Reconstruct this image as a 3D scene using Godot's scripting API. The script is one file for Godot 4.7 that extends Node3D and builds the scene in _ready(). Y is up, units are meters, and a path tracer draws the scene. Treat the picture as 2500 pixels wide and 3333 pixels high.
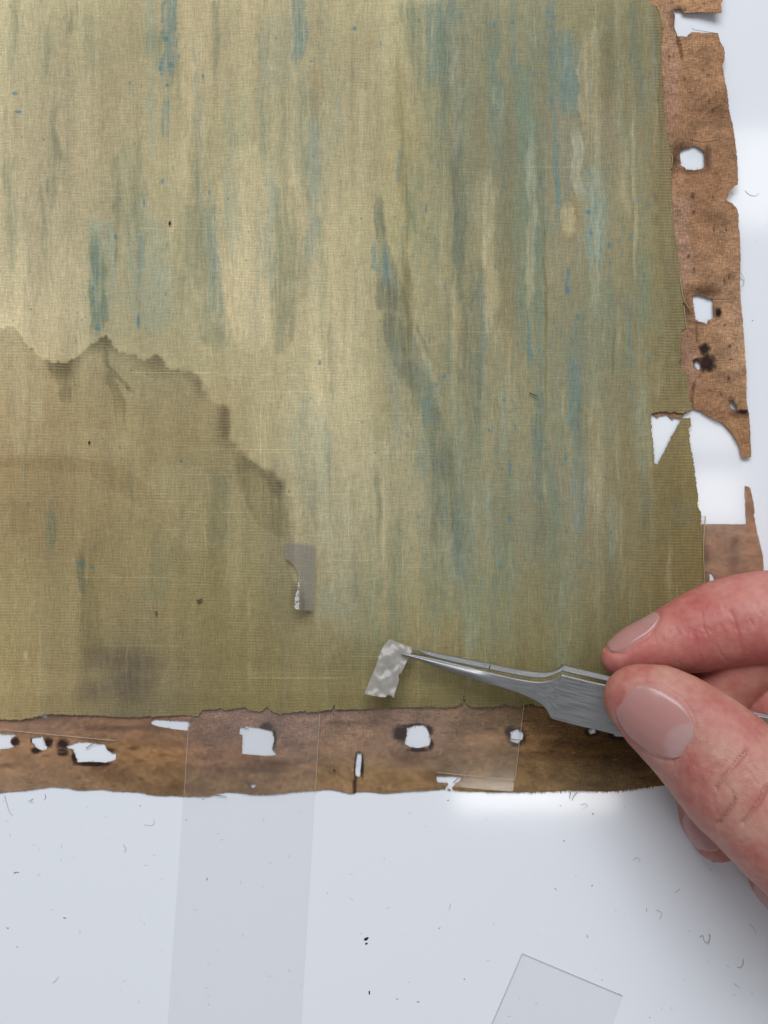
extends Node3D
# A conservator's hand with steel tweezers over an old painted silk. Outlines are measured on the table plane in a
# grid of K millimetres per unit (0..2500 across, 0..3333 down), heights in millimetres over the table top.

const K := 0.075
const EYE := 240.0
var rng := RandomNumberGenerator.new()
var M := {}


func _ready() -> void:
	rng.seed = 11
	camera_and_light()
	materials()
	table()
	brown_cloth()
	films()
	silk()
	gels()
	tweezers()
	person()
	lint_and_dust()


# ------------------------------------------------------------------ camera, lamps, exposure

func camera_and_light() -> void:
	var cam := Camera3D.new()
	cam.name = "camera"
	cam.fov = rad_to_deg(2.0 * atan(125.0 / EYE))
	cam.near = 0.01
	cam.far = 20.0
	add_child(cam)
	cam.position = Vector3(0, EYE * 0.001, 0)
	cam.rotation = Vector3(-PI / 2, 0, 0)
	var env := Environment.new()
	env.background_mode = Environment.BG_COLOR
	env.background_color = Color(0.24, 0.25, 0.265).linear_to_srgb()
	env.tonemap_mode = Environment.TONE_MAPPER_LINEAR
	env.tonemap_exposure = 1.0
	env.sdfgi_enabled = true
	env.ssao_enabled = true
	env.ssil_enabled = true
	var we := WorldEnvironment.new()
	we.name = "surroundings"
	we.environment = env
	add_child(we)
	var white := Color(1.0, 0.98, 0.95)
	lamp("window", Vector3(-0.15, 1.95, -1.85), Vector2(2.3, 1.3), 2.05, Color(0.96, 0.975, 1.0), "tall bright window pane high beyond the far edge of the table", "window")
	lamp("ceiling_lamp", Vector3(0.80, 1.6, -0.625), Vector2(0.34, 0.18), 1.35, white, "oblong ceiling lamp mirrored beside the square hole of the brown strip", "lamp")
	lamp("ceiling_lamp", Vector3(0.58, 1.6, -0.146), Vector2(0.19, 0.062), 0.4, white, "narrow ceiling lamp mirrored in the upper part of the rounded film", "lamp")
	lamp("ceiling_lamp", Vector3(0.58, 1.6, -0.028), Vector2(0.19, 0.098), 0.7, white, "wider ceiling lamp mirrored in the lower part of the rounded film", "lamp")
	lamp("ceiling_lamp", Vector3(0.285, 1.6, 0.532), Vector2(0.30, 0.05), 3.0, white, "oblong ceiling lamp mirrored below the frayed lower edge of the brown cloth", "lamp")


func lamp(called: String, at: Vector3, size: Vector2, energy: float, color: Color, label: String, category: String) -> void:
	var root := Node3D.new()
	root.name = called
	add_child(root, true)
	root.set_meta("label", label)
	root.set_meta("category", category)
	if called == "ceiling_lamp":
		root.set_meta("group", "ceiling lamps over the table")
	root.position = at
	if called == "window":
		root.look_at_from_position(at, Vector3.ZERO, Vector3.UP)
	else:
		root.rotation = Vector3(-PI / 2, 0, 0)
	var housing := MeshInstance3D.new()
	housing.name = "frame" if called == "window" else "housing"
	var bx := BoxMesh.new()
	bx.size = Vector3(size.x + 0.02, size.y + 0.02, 0.05)
	housing.mesh = bx
	housing.position = Vector3(0, 0, 0.03)
	housing.material_override = flat(Color(0.7, 0.7, 0.7), 0.5)
	root.add_child(housing, true)
	var pane := MeshInstance3D.new()
	pane.name = "pane" if called == "window" else "diffuser"
	var q := BoxMesh.new()
	q.size = Vector3(size.x, size.y, 0.004)
	pane.mesh = q
	pane.position = Vector3(0, 0, 0.0025)
	var m := flat(Color(0.8, 0.8, 0.8), 0.5)
	m.emission_enabled = true
	m.emission = color
	m.emission_energy_multiplier = 1.0
	pane.material_override = m
	root.add_child(pane, true)
	var al := AreaLight3D.new()
	al.name = "light"
	al.area_size = size
	al.area_normalize_energy = false
	al.light_energy = energy
	al.light_color = color
	al.shadow_enabled = true
	al.area_range = 8.0
	al.position = Vector3(0, 0, -0.003)
	root.add_child(al, true)


# ------------------------------------------------------------------ helpers

func mm(x: float, y: float, h := 0.0) -> Vector3:
	var s := K * (1.0 - h / EYE)
	return Vector3((x - 1250.0) * s, h, (y - 1666.5) * s)


func P(x: float, y: float, h := 0.0) -> Vector3:
	return mm(x, y, h) * 0.001


func on_table(v: Vector3) -> Vector2:
	# the place straight below a point, in grid units along the table
	return Vector2(v.x, v.z) * (1000.0 / K) + Vector2(1250.0, 1666.5)


func flat(linear: Color, rough: float, metal := 0.0) -> StandardMaterial3D:
	var m := StandardMaterial3D.new()
	var c := linear.linear_to_srgb()
	c.a = linear.a
	m.albedo_color = c
	m.roughness = rough
	m.metallic = metal
	return m


func noise(sd: int, freq: float, octaves := 1, kind := FastNoiseLite.TYPE_SIMPLEX_SMOOTH) -> FastNoiseLite:
	var n := FastNoiseLite.new()
	n.seed = sd
	n.frequency = freq
	n.noise_type = kind
	if octaves > 1:
		n.fractal_octaves = octaves
	else:
		n.fractal_type = FastNoiseLite.FRACTAL_NONE
	return n


func noise_bytes(sd: int, freq: float, w: int, h: int, W: int, H: int, octaves := 1) -> PackedByteArray:
	var im := noise(sd, freq, octaves).get_image(w, h, false, false, true)
	im.convert(Image.FORMAT_L8)
	if w != W or h != H:
		im.resize(W, H, Image.INTERPOLATE_CUBIC)
	return im.get_data()


func thing(called: String, label: String, category: String, group := "") -> Node3D:
	var o := Node3D.new()
	o.name = called
	add_child(o, true)
	o.set_meta("label", label)
	o.set_meta("category", category)
	if group:
		o.set_meta("group", group)
	return o


func put(called: String, mesh: Mesh, mat: Material, parent: Node) -> MeshInstance3D:
	var o := MeshInstance3D.new()
	o.name = called
	o.mesh = mesh
	o.material_override = mat
	parent.add_child(o, true)
	return o


func pts(a: Array) -> PackedVector2Array:
	var out := PackedVector2Array()
	for i in range(0, a.size(), 2):
		out.append(Vector2(a[i], a[i + 1]))
	return out


func ragged(p: PackedVector2Array, amp: float, sd: int, seg := 4.0, freq := 0.09) -> PackedVector2Array:
	# a torn outline: short pieces pushed in and out by noise
	var n := noise(sd, freq, 3)
	var out := PackedVector2Array()
	var run := 0.0
	for i in p.size():
		var a := p[i]
		var b := p[(i + 1) % p.size()]
		var l := a.distance_to(b)
		var nrm := (b - a).normalized().orthogonal()
		var k := maxi(1, int(l / seg))
		for j in k:
			var q := a.lerp(b, float(j) / k)
			out.append(q + nrm * amp * n.get_noise_2d(run + l * j / k, sd * 7.0) * 2.0)
		run += l
	return out


func arrays_mesh(v: PackedVector3Array, n: PackedVector3Array, idx: PackedInt32Array, uv := PackedVector2Array(), col := PackedColorArray()) -> ArrayMesh:
	var a := []
	a.resize(Mesh.ARRAY_MAX)
	a[Mesh.ARRAY_VERTEX] = v
	a[Mesh.ARRAY_NORMAL] = n
	a[Mesh.ARRAY_INDEX] = idx
	if uv.size():
		a[Mesh.ARRAY_TEX_UV] = uv
	if col.size():
		a[Mesh.ARRAY_COLOR] = col
	var m := ArrayMesh.new()
	m.add_surface_from_arrays(Mesh.PRIMITIVE_TRIANGLES, a)
	return m


func sheet(loops: Array, step: float, height: Callable, thick: float, uv0: Vector2, uvs: Vector2, solid := false) -> ArrayMesh:
	# a thin sheet (outline and holes in grid units) as a fine mesh whose cut edges have thickness
	var st := step / K
	var lo := Vector2(1e9, 1e9)
	var hi := Vector2(-1e9, -1e9)
	for p in loops[0]:
		lo = lo.min(p)
		hi = hi.max(p)
	lo -= Vector2(st, st) * 2.0
	var nx := int((hi.x - lo.x) / st) + 4
	var ny := int((hi.y - lo.y) / st) + 4
	var far := 3.0 * st
	var f := PackedFloat32Array()
	f.resize(nx * ny)
	f.fill(far)
	var rows := []
	for y in ny:
		rows.append(PackedFloat32Array())
	for lp in loops:
		var p: PackedVector2Array = lp
		for i in p.size():
			var a := (p[i] - lo) / st
			var b := (p[(i + 1) % p.size()] - lo) / st
			var ab := b - a
			var l2 := maxf(ab.length_squared(), 1e-9)
			for y in range(maxi(0, int(minf(a.y, b.y)) - 1), mini(ny, int(maxf(a.y, b.y)) + 3)):
				for x in range(maxi(0, int(minf(a.x, b.x)) - 1), mini(nx, int(maxf(a.x, b.x)) + 3)):
					var q := Vector2(x, y)
					var d := q.distance_to(a + ab * clampf((q - a).dot(ab) / l2, 0.0, 1.0)) * st
					if d < f[y * nx + x]:
						f[y * nx + x] = d
			var y0 := ceili(minf(a.y, b.y))
			var y1 := ceili(maxf(a.y, b.y))
			for y in range(maxi(0, y0), mini(ny, y1)):
				rows[y].append(a.x + ab.x * (y - a.y) / ab.y)
	for y in ny:
		var r: PackedFloat32Array = rows[y]
		r.sort()
		var k := 0
		var inside := false
		for x in nx:
			while k < r.size() and r[k] <= x:
				inside = not inside
				k += 1
			if not inside:
				f[y * nx + x] = -f[y * nx + x]
	var hg := PackedFloat32Array()
	hg.resize(nx * ny)
	for y in ny:
		for x in nx:
			if f[y * nx + x] > -2.5 * st:
				hg[y * nx + x] = height.call(lo.x + x * st, lo.y + y * st)
	var v := PackedVector3Array()
	var n := PackedVector3Array()
	var uv := PackedVector2Array()
	var idx := PackedInt32Array()
	var node := PackedInt32Array()
	node.resize(nx * ny)
	node.fill(-1)
	var cut := {}
	var skirts := []
	for y in range(1, ny - 2):
		for x in range(1, nx - 2):
			var c := y * nx + x
			var ring := [c, c + 1, c + nx + 1, c + nx]
			if f[c] <= 0 and f[c + 1] <= 0 and f[c + nx] <= 0 and f[c + nx + 1] <= 0:
				continue
			var poly := PackedInt32Array()
			var ends := []
			for e in 4:
				var i: int = ring[e]
				var j: int = ring[(e + 1) % 4]
				if f[i] > 0:
					if node[i] < 0:
						node[i] = v.size()
						var ix := i % nx
						var iy := i / nx
						var hh := hg[i]
						v.append(P(lo.x + ix * st, lo.y + iy * st, hh))
						n.append(Vector3(hg[i - 1] - hg[i + 1], 2.0 * step, hg[i - nx] - hg[i + nx]).normalized())
						uv.append((on_table(v[-1]) - uv0) / uvs)
					poly.append(node[i])
				if (f[i] > 0) != (f[j] > 0):
					var key := mini(i, j) * 2 + (1 if absi(i - j) > 1 else 0)
					if not cut.has(key):
						var t := f[i] / (f[i] - f[j])
						var q := Vector2(lerpf(i % nx, j % nx, t), lerpf(i / nx, j / nx, t)) * st + lo
						cut[key] = v.size()
						v.append(P(q.x, q.y, lerpf(hg[i], hg[j], t)))
						n.append(Vector3.UP)
						uv.append((on_table(v[-1]) - uv0) / uvs)
					poly.append(cut[key])
					ends.append([cut[key], f[i] > 0])
			for k in range(1, poly.size() - 1):
				idx.append_array([poly[0], poly[k], poly[k + 1]])
			if ends.size() == 2:
				skirts.append([ends[0][0], ends[1][0]] if ends[0][1] else [ends[1][0], ends[0][0]])
	for s in skirts:
		var a: Vector3 = v[s[0]]
		var b: Vector3 = v[s[1]]
		var out := Vector3(b.z - a.z, 0, a.x - b.x).normalized()
		var down := Vector3(0, -thick * 0.001, 0)
		var at := v.size()
		v.append_array([a, b, b + down, a + down])
		for k in 4:
			n.append(out)
		uv.append_array([uv[s[0]], uv[s[1]], uv[s[1]], uv[s[0]]])
		idx.append_array([at, at + 2, at + 1, at, at + 3, at + 2])
	if solid:   # close it underneath, with a rounded rim
		for s in skirts:
			var out := Vector3(v[s[1]].z - v[s[0]].z, 0, v[s[0]].x - v[s[1]].x).normalized() * 0.5
			n[s[0]] += out
			n[s[1]] += out
		for s in skirts:
			n[s[0]] = n[s[0]].normalized()
			n[s[1]] = n[s[1]].normalized()
		var top := v.size() - skirts.size() * 4
		var faces := idx.size() - skirts.size() * 6
		var at := v.size()
		for i in top:
			v.append(v[i] - Vector3(0, thick * 0.001, 0))
			n.append(-n[i])
			uv.append(uv[i])
		for i in range(0, faces, 3):
			idx.append_array([at + idx[i], at + idx[i + 2], at + idx[i + 1]])
	return arrays_mesh(v, n, idx, uv)


func tube(st: SurfaceTool, path: PackedVector3Array, r0: float, r1: float, sides := 6) -> void:
	# path in metres, radii in millimetres
	var last := []
	for i in path.size():
		var d := (path[mini(i + 1, path.size() - 1)] - path[maxi(i - 1, 0)]).normalized()
		var u := d.cross(Vector3.UP if absf(d.y) < 0.9 else Vector3.RIGHT).normalized()
		var w := u.cross(d)
		var r := lerpf(r0, r1, float(i) / (path.size() - 1)) * 0.001
		var ring := []
		for k in sides:
			var a := TAU * k / sides
			ring.append([path[i] + (u * cos(a) + w * sin(a)) * r, u * cos(a) + w * sin(a)])
		if i > 0:
			for k in sides:
				var k2 := (k + 1) % sides
				for t in [last[k], ring[k2], ring[k], last[k], last[k2], ring[k2]]:
					st.set_normal(t[1])
					st.add_vertex(t[0])
		last = ring


func curve(p: Array, heights: Array, n := 5) -> PackedVector3Array:
	# a smooth path through grid points [x, y, x, y...] with one height each (or one for all)
	var c := Curve3D.new()
	var q := pts(p)
	for i in q.size():
		var h: float = heights[mini(i, heights.size() - 1)]
		var a := P(q[maxi(i - 1, 0)].x, q[maxi(i - 1, 0)].y, h)
		var b := P(q[mini(i + 1, q.size() - 1)].x, q[mini(i + 1, q.size() - 1)].y, h)
		c.add_point(P(q[i].x, q[i].y, h) * 1000.0, (a - b) * 166.0, (b - a) * 166.0)
	var out := PackedVector3Array()
	var total := (q.size() - 1) * n
	for i in total + 1:
		out.append(c.samplef(float(i) / n) * 0.001)
	return out


func begin() -> SurfaceTool:
	var st := SurfaceTool.new()
	st.begin(Mesh.PRIMITIVE_TRIANGLES)
	return st


# ------------------------------------------------------------------ textures painted in grid units

class Canvas:
	var w: int
	var h: int
	var o: Vector2
	var s: float
	var r := PackedFloat32Array()
	var g := PackedFloat32Array()
	var b := PackedFloat32Array()
	var streak: PackedByteArray
	var wob := FastNoiseLite.new()

	func _init(origin: Vector2, size: Vector2, scale: float) -> void:
		o = origin
		s = scale
		wob.seed = 8
		wob.frequency = 0.006
		wob.fractal_octaves = 3
		w = int(size.x / scale)
		h = int(size.y / scale)
		for a in [r, g, b]:
			a.resize(w * h)

	func ground(colors: Array, cols: int, box: Rect2) -> void:
		# a loose underpainting: a few hues spread smoothly over the box
		var rowsn := colors.size() / cols
		var im := Image.create(cols, rowsn, false, Image.FORMAT_RGBF)
		for i in colors.size():
			im.set_pixel(i % cols, i / cols, Color8(colors[i] >> 16, (colors[i] >> 8) & 255, colors[i] & 255))
		var bw := int(box.size.x / s)
		var bh := int(box.size.y / s)
		im.resize(bw, bh, Image.INTERPOLATE_CUBIC)
		var d := im.get_data().to_float32_array()
		var dx := int((box.position.x - o.x) / s)
		var dy := int((box.position.y - o.y) / s)
		for y in h:
			var sy := clampi(y - dy, 0, bh - 1) * bw
			for x in w:
				var k := (sy + clampi(x - dx, 0, bw - 1)) * 3
				var i := y * w + x
				r[i] = d[k]
				g[i] = d[k + 1]
				b[i] = d[k + 2]

	func stroke(x0: float, y0: float, x1: float, y1: float, wid: float, c: Color, alpha: float, rough := 0.8, hard := 0.72) -> void:
		# a brush stroke down the cloth, broken up along the threads
		var ya := maxi(0, int((y0 - o.y) / s))
		var yb := mini(h - 1, int((y1 - o.y) / s))
		for y in range(ya, yb + 1):
			var t := (y * s + o.y - y0) / maxf(y1 - y0, 1.0)
			var half := wid / s * 0.5 * (0.75 + 0.5 * streak[(y * 7 + 13) % streak.size()] / 255.0)
			var xc := (lerpf(x0, x1, t) + wob.get_noise_2d(x0 * 3.0, y * s) * (6.0 + wid * 0.22) - o.x) / s
			var ends := clampf(minf(t, 1.0 - t) * 4.5, 0.0, 1.0)
			half *= 0.45 + 0.55 * ends + 0.3 * wob.get_noise_2d(x0 * 3.0 + 500.0, y * s * 1.7)
			for x in range(maxi(0, int(xc - half)), mini(w - 1, int(xc + half)) + 1):
				var i := y * w + x
				var k := absf(x - xc) / half
				# the paint is dragged: it breaks up where the streaks run thin, most of all at the ends
				var drag := clampf((streak[i] / 255.0 - 0.5) * 2.0 + 0.45 + ends * 0.5, 0.0, 1.0)
				var a := clampf(alpha * (0.35 + 0.65 * ends) * clampf((1.0 - k) / (1.0 - hard), 0.0, 1.0) * (1.0 - rough * 0.5 + rough * 0.5 * drag) * (1.0 + 0.35 * clampf(k * 4.0 - 2.6, 0.0, 1.0)) * drag, 0.0, 0.9)
				r[i] += (c.r - r[i]) * a
				g[i] += (c.g - g[i]) * a
				b[i] += (c.b - b[i]) * a

	func spot(x: float, y: float, rx: float, ry: float, c: Color, alpha: float, hard := 0.4) -> void:
		var cx := (x - o.x) / s
		var cy := (y - o.y) / s
		var ax := rx / s
		var ay := ry / s
		for yy in range(maxi(0, int(cy - ay * 1.3)), mini(h - 1, int(cy + ay * 1.3)) + 1):
			for xx in range(maxi(0, int(cx - ax * 1.3)), mini(w - 1, int(cx + ax * 1.3)) + 1):
				var i := yy * w + xx
				var k := Vector2((xx - cx) / ax, (yy - cy) / ay).length() + (streak[i] / 255.0 - 0.5) * 0.4
				var a := alpha * clampf((1.0 - k) / (1.0 - hard), 0.0, 1.0)
				r[i] += (c.r - r[i]) * a
				g[i] += (c.g - g[i]) * a
				b[i] += (c.b - b[i]) * a

	func pool(loop: PackedVector2Array, c: Color, alpha: float, rim := 0.35) -> void:
		# a wash of paint that dried with a stronger edge
		var lo := 1e9
		var hi := -1e9
		for p in loop:
			lo = minf(lo, p.y)
			hi = maxf(hi, p.y)
		for y in range(maxi(0, int((lo - o.y) / s)), mini(h - 1, int((hi - o.y) / s)) + 1):
			var fy := y * s + o.y
			var xs := PackedFloat32Array()
			for i in loop.size():
				var a := loop[i]
				var b2 := loop[(i + 1) % loop.size()]
				if (a.y <= fy) != (b2.y <= fy):
					xs.append((a.x + (b2.x - a.x) * (fy - a.y) / (b2.y - a.y) + wob.get_noise_2d(a.x * 5.0, fy * 4.0) * 7.0 - o.x) / s)
			xs.sort()
			var vert := clampf(minf(fy - lo, hi - fy) / 26.0, 0.0, 1.0)
			for k in range(0, xs.size() - 1, 2):
				for x in range(clampi(int(xs[k]), 0, w), clampi(int(xs[k + 1]), 0, w)):
					var i := y * w + x
					var e := minf(x - xs[k], xs[k + 1] - x) * s
					var a := alpha * clampf(e / 9.0 + 0.15, 0.0, 1.0) * vert * (1.0 + rim * exp(-e / 7.0)) * (0.2 + 1.5 * streak[i] / 255.0) * 0.9
					a = clampf(a, 0.0, 0.9)
					r[i] += (c.r - r[i]) * a
					g[i] += (c.g - g[i]) * a
					b[i] += (c.b - b[i]) * a

	func mask(loop: PackedVector2Array, jag: float) -> PackedByteArray:
		var out := PackedByteArray()
		out.resize(w * h)
		for y in h:
			var xs := PackedFloat32Array()
			var fy := y * s + o.y
			for i in loop.size():
				var a := loop[i]
				var c := loop[(i + 1) % loop.size()]
				if (a.y <= fy) != (c.y <= fy):
					xs.append((a.x + (c.x - a.x) * (fy - a.y) / (c.y - a.y) - o.x + jag * (streak[(y * w + 31) % streak.size()] / 255.0 - 0.5)) / s)
			xs.sort()
			for k in range(0, xs.size() - 1, 2):
				for x in range(clampi(int(xs[k]), 0, w), clampi(int(xs[k + 1]), 0, w)):
					out[y * w + x] = 255
		return out

	func blurred(m: PackedByteArray, reach: float) -> PackedByteArray:
		var im := Image.create_from_data(w, h, false, Image.FORMAT_L8, m)
		var k := reach / s
		im.resize(int(w / k), int(h / k), Image.INTERPOLATE_TRILINEAR if false else Image.INTERPOLATE_BILINEAR)
		im.resize(w, h, Image.INTERPOLATE_CUBIC)
		return im.get_data()


func tex(w: int, h: int, bytes: PackedByteArray, format := Image.FORMAT_RGB8) -> ImageTexture:
	return ImageTexture.create_from_image(Image.create_from_data(w, h, false, format, bytes))


const GAIN := 1.065

func silk_material() -> StandardMaterial3D:
	var cv := Canvas.new(Vector2(-400, -400), Vector2(2740, 2808), 2.0)
	var W := cv.w
	var H := cv.h
	cv.streak = noise_bytes(3, 0.11, W, H / 14, W, H, 3)
	cv.ground([
		0xB0A67A, 0xA4996E, 0xB0A376, 0xA3996F, 0xABA174, 0x8A8662, 0x87805A, 0x82764C,
		0xB2A57A, 0xAA9E72, 0xACA274, 0xA79F75, 0xA2986B, 0x827E5B, 0x8D8563, 0x82764E,
		0xB2A67C, 0xA59C71, 0xB0A678, 0xB6AA7C, 0xA69D6E, 0x8A845F, 0x938B65, 0x84784E,
		0xBEB082, 0xA39B71, 0xB0A678, 0xB8AC7E, 0x9E966C, 0x908861, 0x86825F, 0x827850,
		0xB09B6B, 0xA99A6B, 0xA49669, 0xB8AE80, 0x989067, 0x908A63, 0x8A845F, 0x84784E,
		0xA28E60, 0xA49464, 0x9A8F62, 0xABA177, 0xA0986F, 0x86825F, 0x8A825F, 0x7A6E44,
		0xA49463, 0x9A8B5E, 0x978A5A, 0x988E65, 0x948C62, 0x888056, 0x7E7650, 0x766A40,
		0xA29060, 0x867A56, 0x8C7E50, 0x8C8052, 0x82764A, 0x766C42, 0x70663C, 0x6E6238], 8, Rect2(0, 0, 2340, 2408))
	var c := {
		"b": Color8(100, 126, 118), "p": Color8(146, 156, 128), "g": Color8(118, 126, 94), "d": Color8(106, 108, 82), "o": Color8(112, 102, 62),
		"t": Color8(200, 186, 138), "w": Color8(176, 174, 140), "n": Color8(146, 126, 82), "v": Color8(76, 116, 126), "y": Color8(138, 136, 100)}
	var list := [
		[170, 380, 170, 690, 44, "y", 0.6], [245, 0, 235, 120, 30, "g", 0.5], [290, 0, 285, 300, 40, "y", 0.4], [150, 80, 150, 260, 30, "g", 0.35],
		[555, -60, 545, 300, 58, "b", 0.6], [540, 290, 535, 480, 26, "b", 0.5], [505, 90, 500, 190, 60, "g", 0.5], [975, -60, 968, 235, 48, "b", 0.62],
		[975, 220, 985, 640, 46, "g", 0.45], [900, 0, 890, 330, 130, "p", 0.3], [320, 750, 318, 1110, 62, "g", 0.75], [315, 780, 322, 1090, 40, "b", 0.35],
		[430, 420, 420, 760, 110, "g", 0.33], [455, 750, 455, 900, 32, "b", 0.35], [470, 800, 480, 1090, 170, "p", 0.3], [625, 660, 640, 1010, 120, "y", 0.4],
		[650, 960, 690, 1150, 90, "y", 0.55], [790, 700, 790, 1140, 190, "t", 0.6], [935, 640, 930, 1145, 85, "y", 0.5], [1030, 180, 1030, 425, 50, "n", 0.4],
		[620, 60, 640, 480, 70, "t", 0.4], [600, 420, 590, 640, 60, "t", 0.35], [50, 700, 60, 1040, 90, "t", 0.45], [225, 760, 230, 1090, 70, "t", 0.5],
		[1235, 620, 1233, 800, 34, "d", 0.5], [1233, 780, 1246, 900, 62, "b", 0.5], [1246, 890, 1262, 1030, 70, "d", 0.55], [1262, 1010, 1305, 1170, 92, "d", 0.62],
		[1300, 1150, 1372, 1290, 95, "d", 0.62], [1365, 1275, 1420, 1420, 80, "d", 0.62], [1415, 1400, 1455, 1580, 80, "d", 0.55], [1455, 1560, 1485, 1800, 76, "d", 0.5],
		[1246, 820, 1260, 950, 40, "b", 0.45], [1380, 1270, 1400, 1400, 30, "b", 0.5], [1470, 1600, 1490, 1960, 60, "b", 0.3], [1345, 1040, 1400, 1160, 16, "d", 0.5],
		[1430, -60, 1440, 310, 110, "b", 0.36], [1440, 40, 1460, 420, 50, "g", 0.5], [1488, 260, 1500, 1000, 44, "d", 0.62], [1500, 980, 1510, 1300, 40, "o", 0.45],
		[1545, 1080, 1560, 1560, 46, "g", 0.5], [1597, -60, 1597, 430, 62, "g", 0.6], [1700, 200, 1735, 780, 62, "b", 0.42], [1700, 220, 1735, 780, 70, "g", 0.6],
		[1725, 620, 1735, 880, 92, "g", 0.75], [1730, 890, 1735, 1270, 74, "g", 0.6], [1753, 1250, 1756, 1560, 60, "g", 0.65], [1770, 700, 1774, 1370, 12, "o", 0.75],
		[1753, 1250, 1750, 1500, 30, "b", 0.4], [1785, 1480, 1800, 1900, 50, "g", 0.4], [1790, -60, 1800, 380, 36, "b", 0.5], [1800, 300, 1816, 760, 24, "b", 0.75],
		[1845, 90, 1852, 390, 78, "b", 0.4], [1868, 400, 1882, 660, 40, "w", 0.75], [1855, 640, 1858, 790, 76, "n", 0.6], [1852, 655, 1856, 775, 52, "t", 0.6],
		[1932, 540, 1940, 880, 80, "p", 0.75], [1935, 600, 1945, 900, 40, "b", 0.45], [1915, 60, 1920, 470, 74, "t", 0.36], [2065, -60, 2072, 420, 46, "d", 0.62],
		[1985, 60, 1985, 320, 24, "d", 0.4], [2020, 0, 2030, 500, 30, "o", 0.3], [1852, 860, 1846, 970, 16, "v", 0.55], [1857, 1120, 1872, 1460, 42, "b", 0.6],
		[1872, 1440, 1876, 1780, 44, "b", 0.45], [1997, 1050, 1997, 1225, 9, "d", 0.9], [2035, 1060, 2030, 1260, 36, "g", 0.6], [2085, 760, 2100, 1110, 62, "g", 0.6],
		[1960, 900, 1980, 1020, 46, "g", 0.55], [1717, 1030, 1719, 1190, 20, "v", 0.5], [1655, 560, 1660, 1300, 40, "n", 0.35], [1420, 520, 1440, 1000, 60, "t", 0.3],
		[1330, 480, 1345, 800, 40, "g", 0.4], [1310, 470, 1295, 600, 18, "b", 0.4], [1560, 560, 1570, 900, 50, "t", 0.28], [1640, 1000, 1650, 1500, 40, "t", 0.25],
		[1930, 1250, 1940, 1700, 60, "t", 0.25], [1095, 900, 1100, 1500, 200, "t", 0.28], [1290, 1330, 1300, 1600, 80, "t", 0.25], [1110, 1560, 1115, 2100, 110, "w", 0.28],
		[1050, 1900, 1095, 2030, 90, "p", 0.4], [1180, 1800, 1190, 2200, 120, "g", 0.28], [1400, 1760, 1420, 2060, 110, "g", 0.4], [1560, 1850, 1570, 2150, 150, "g", 0.35],
		[1640, 1650, 1640, 2000, 60, "g", 0.35], [1810, 1800, 1820, 2240, 90, "g", 0.3], [1985, 1700, 1990, 2100, 50, "d", 0.3], [1925, 1880, 1925, 1980, 60, "n", 0.5],
		[2210, 980, 2216, 1330, 40, "o", 0.5], [2200, 1480, 2220, 1900, 110, "o", 0.42], [2215, 1610, 2215, 1720, 70, "d", 0.4], [2155, 0, 2150, 520, 30, "o", 0.5],
		[300, 1650, 300, 2250, 80, "o", 0.3], [255, 1780, 268, 1960, 34, "d", 0.5], [160, 1640, 165, 1800, 36, "g", 0.5], [60, 1600, 60, 1760, 70, "n", 0.5],
		[520, 1700, 520, 2000, 90, "g", 0.25], [700, 1500, 720, 1800, 60, "g", 0.3], [760, 1500, 760, 2000, 60, "t", 0.22], [350, 1180, 400, 1380, 40, "o", 0.45],
		[210, 1180, 225, 1320, 60, "o", 0.42], [120, 1180, 130, 1400, 40, "t", 0.3], [470, 1180, 470, 1330, 70, "t", 0.25], [60, 1180, 80, 1500, 110, "t", 0.28]]
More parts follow.
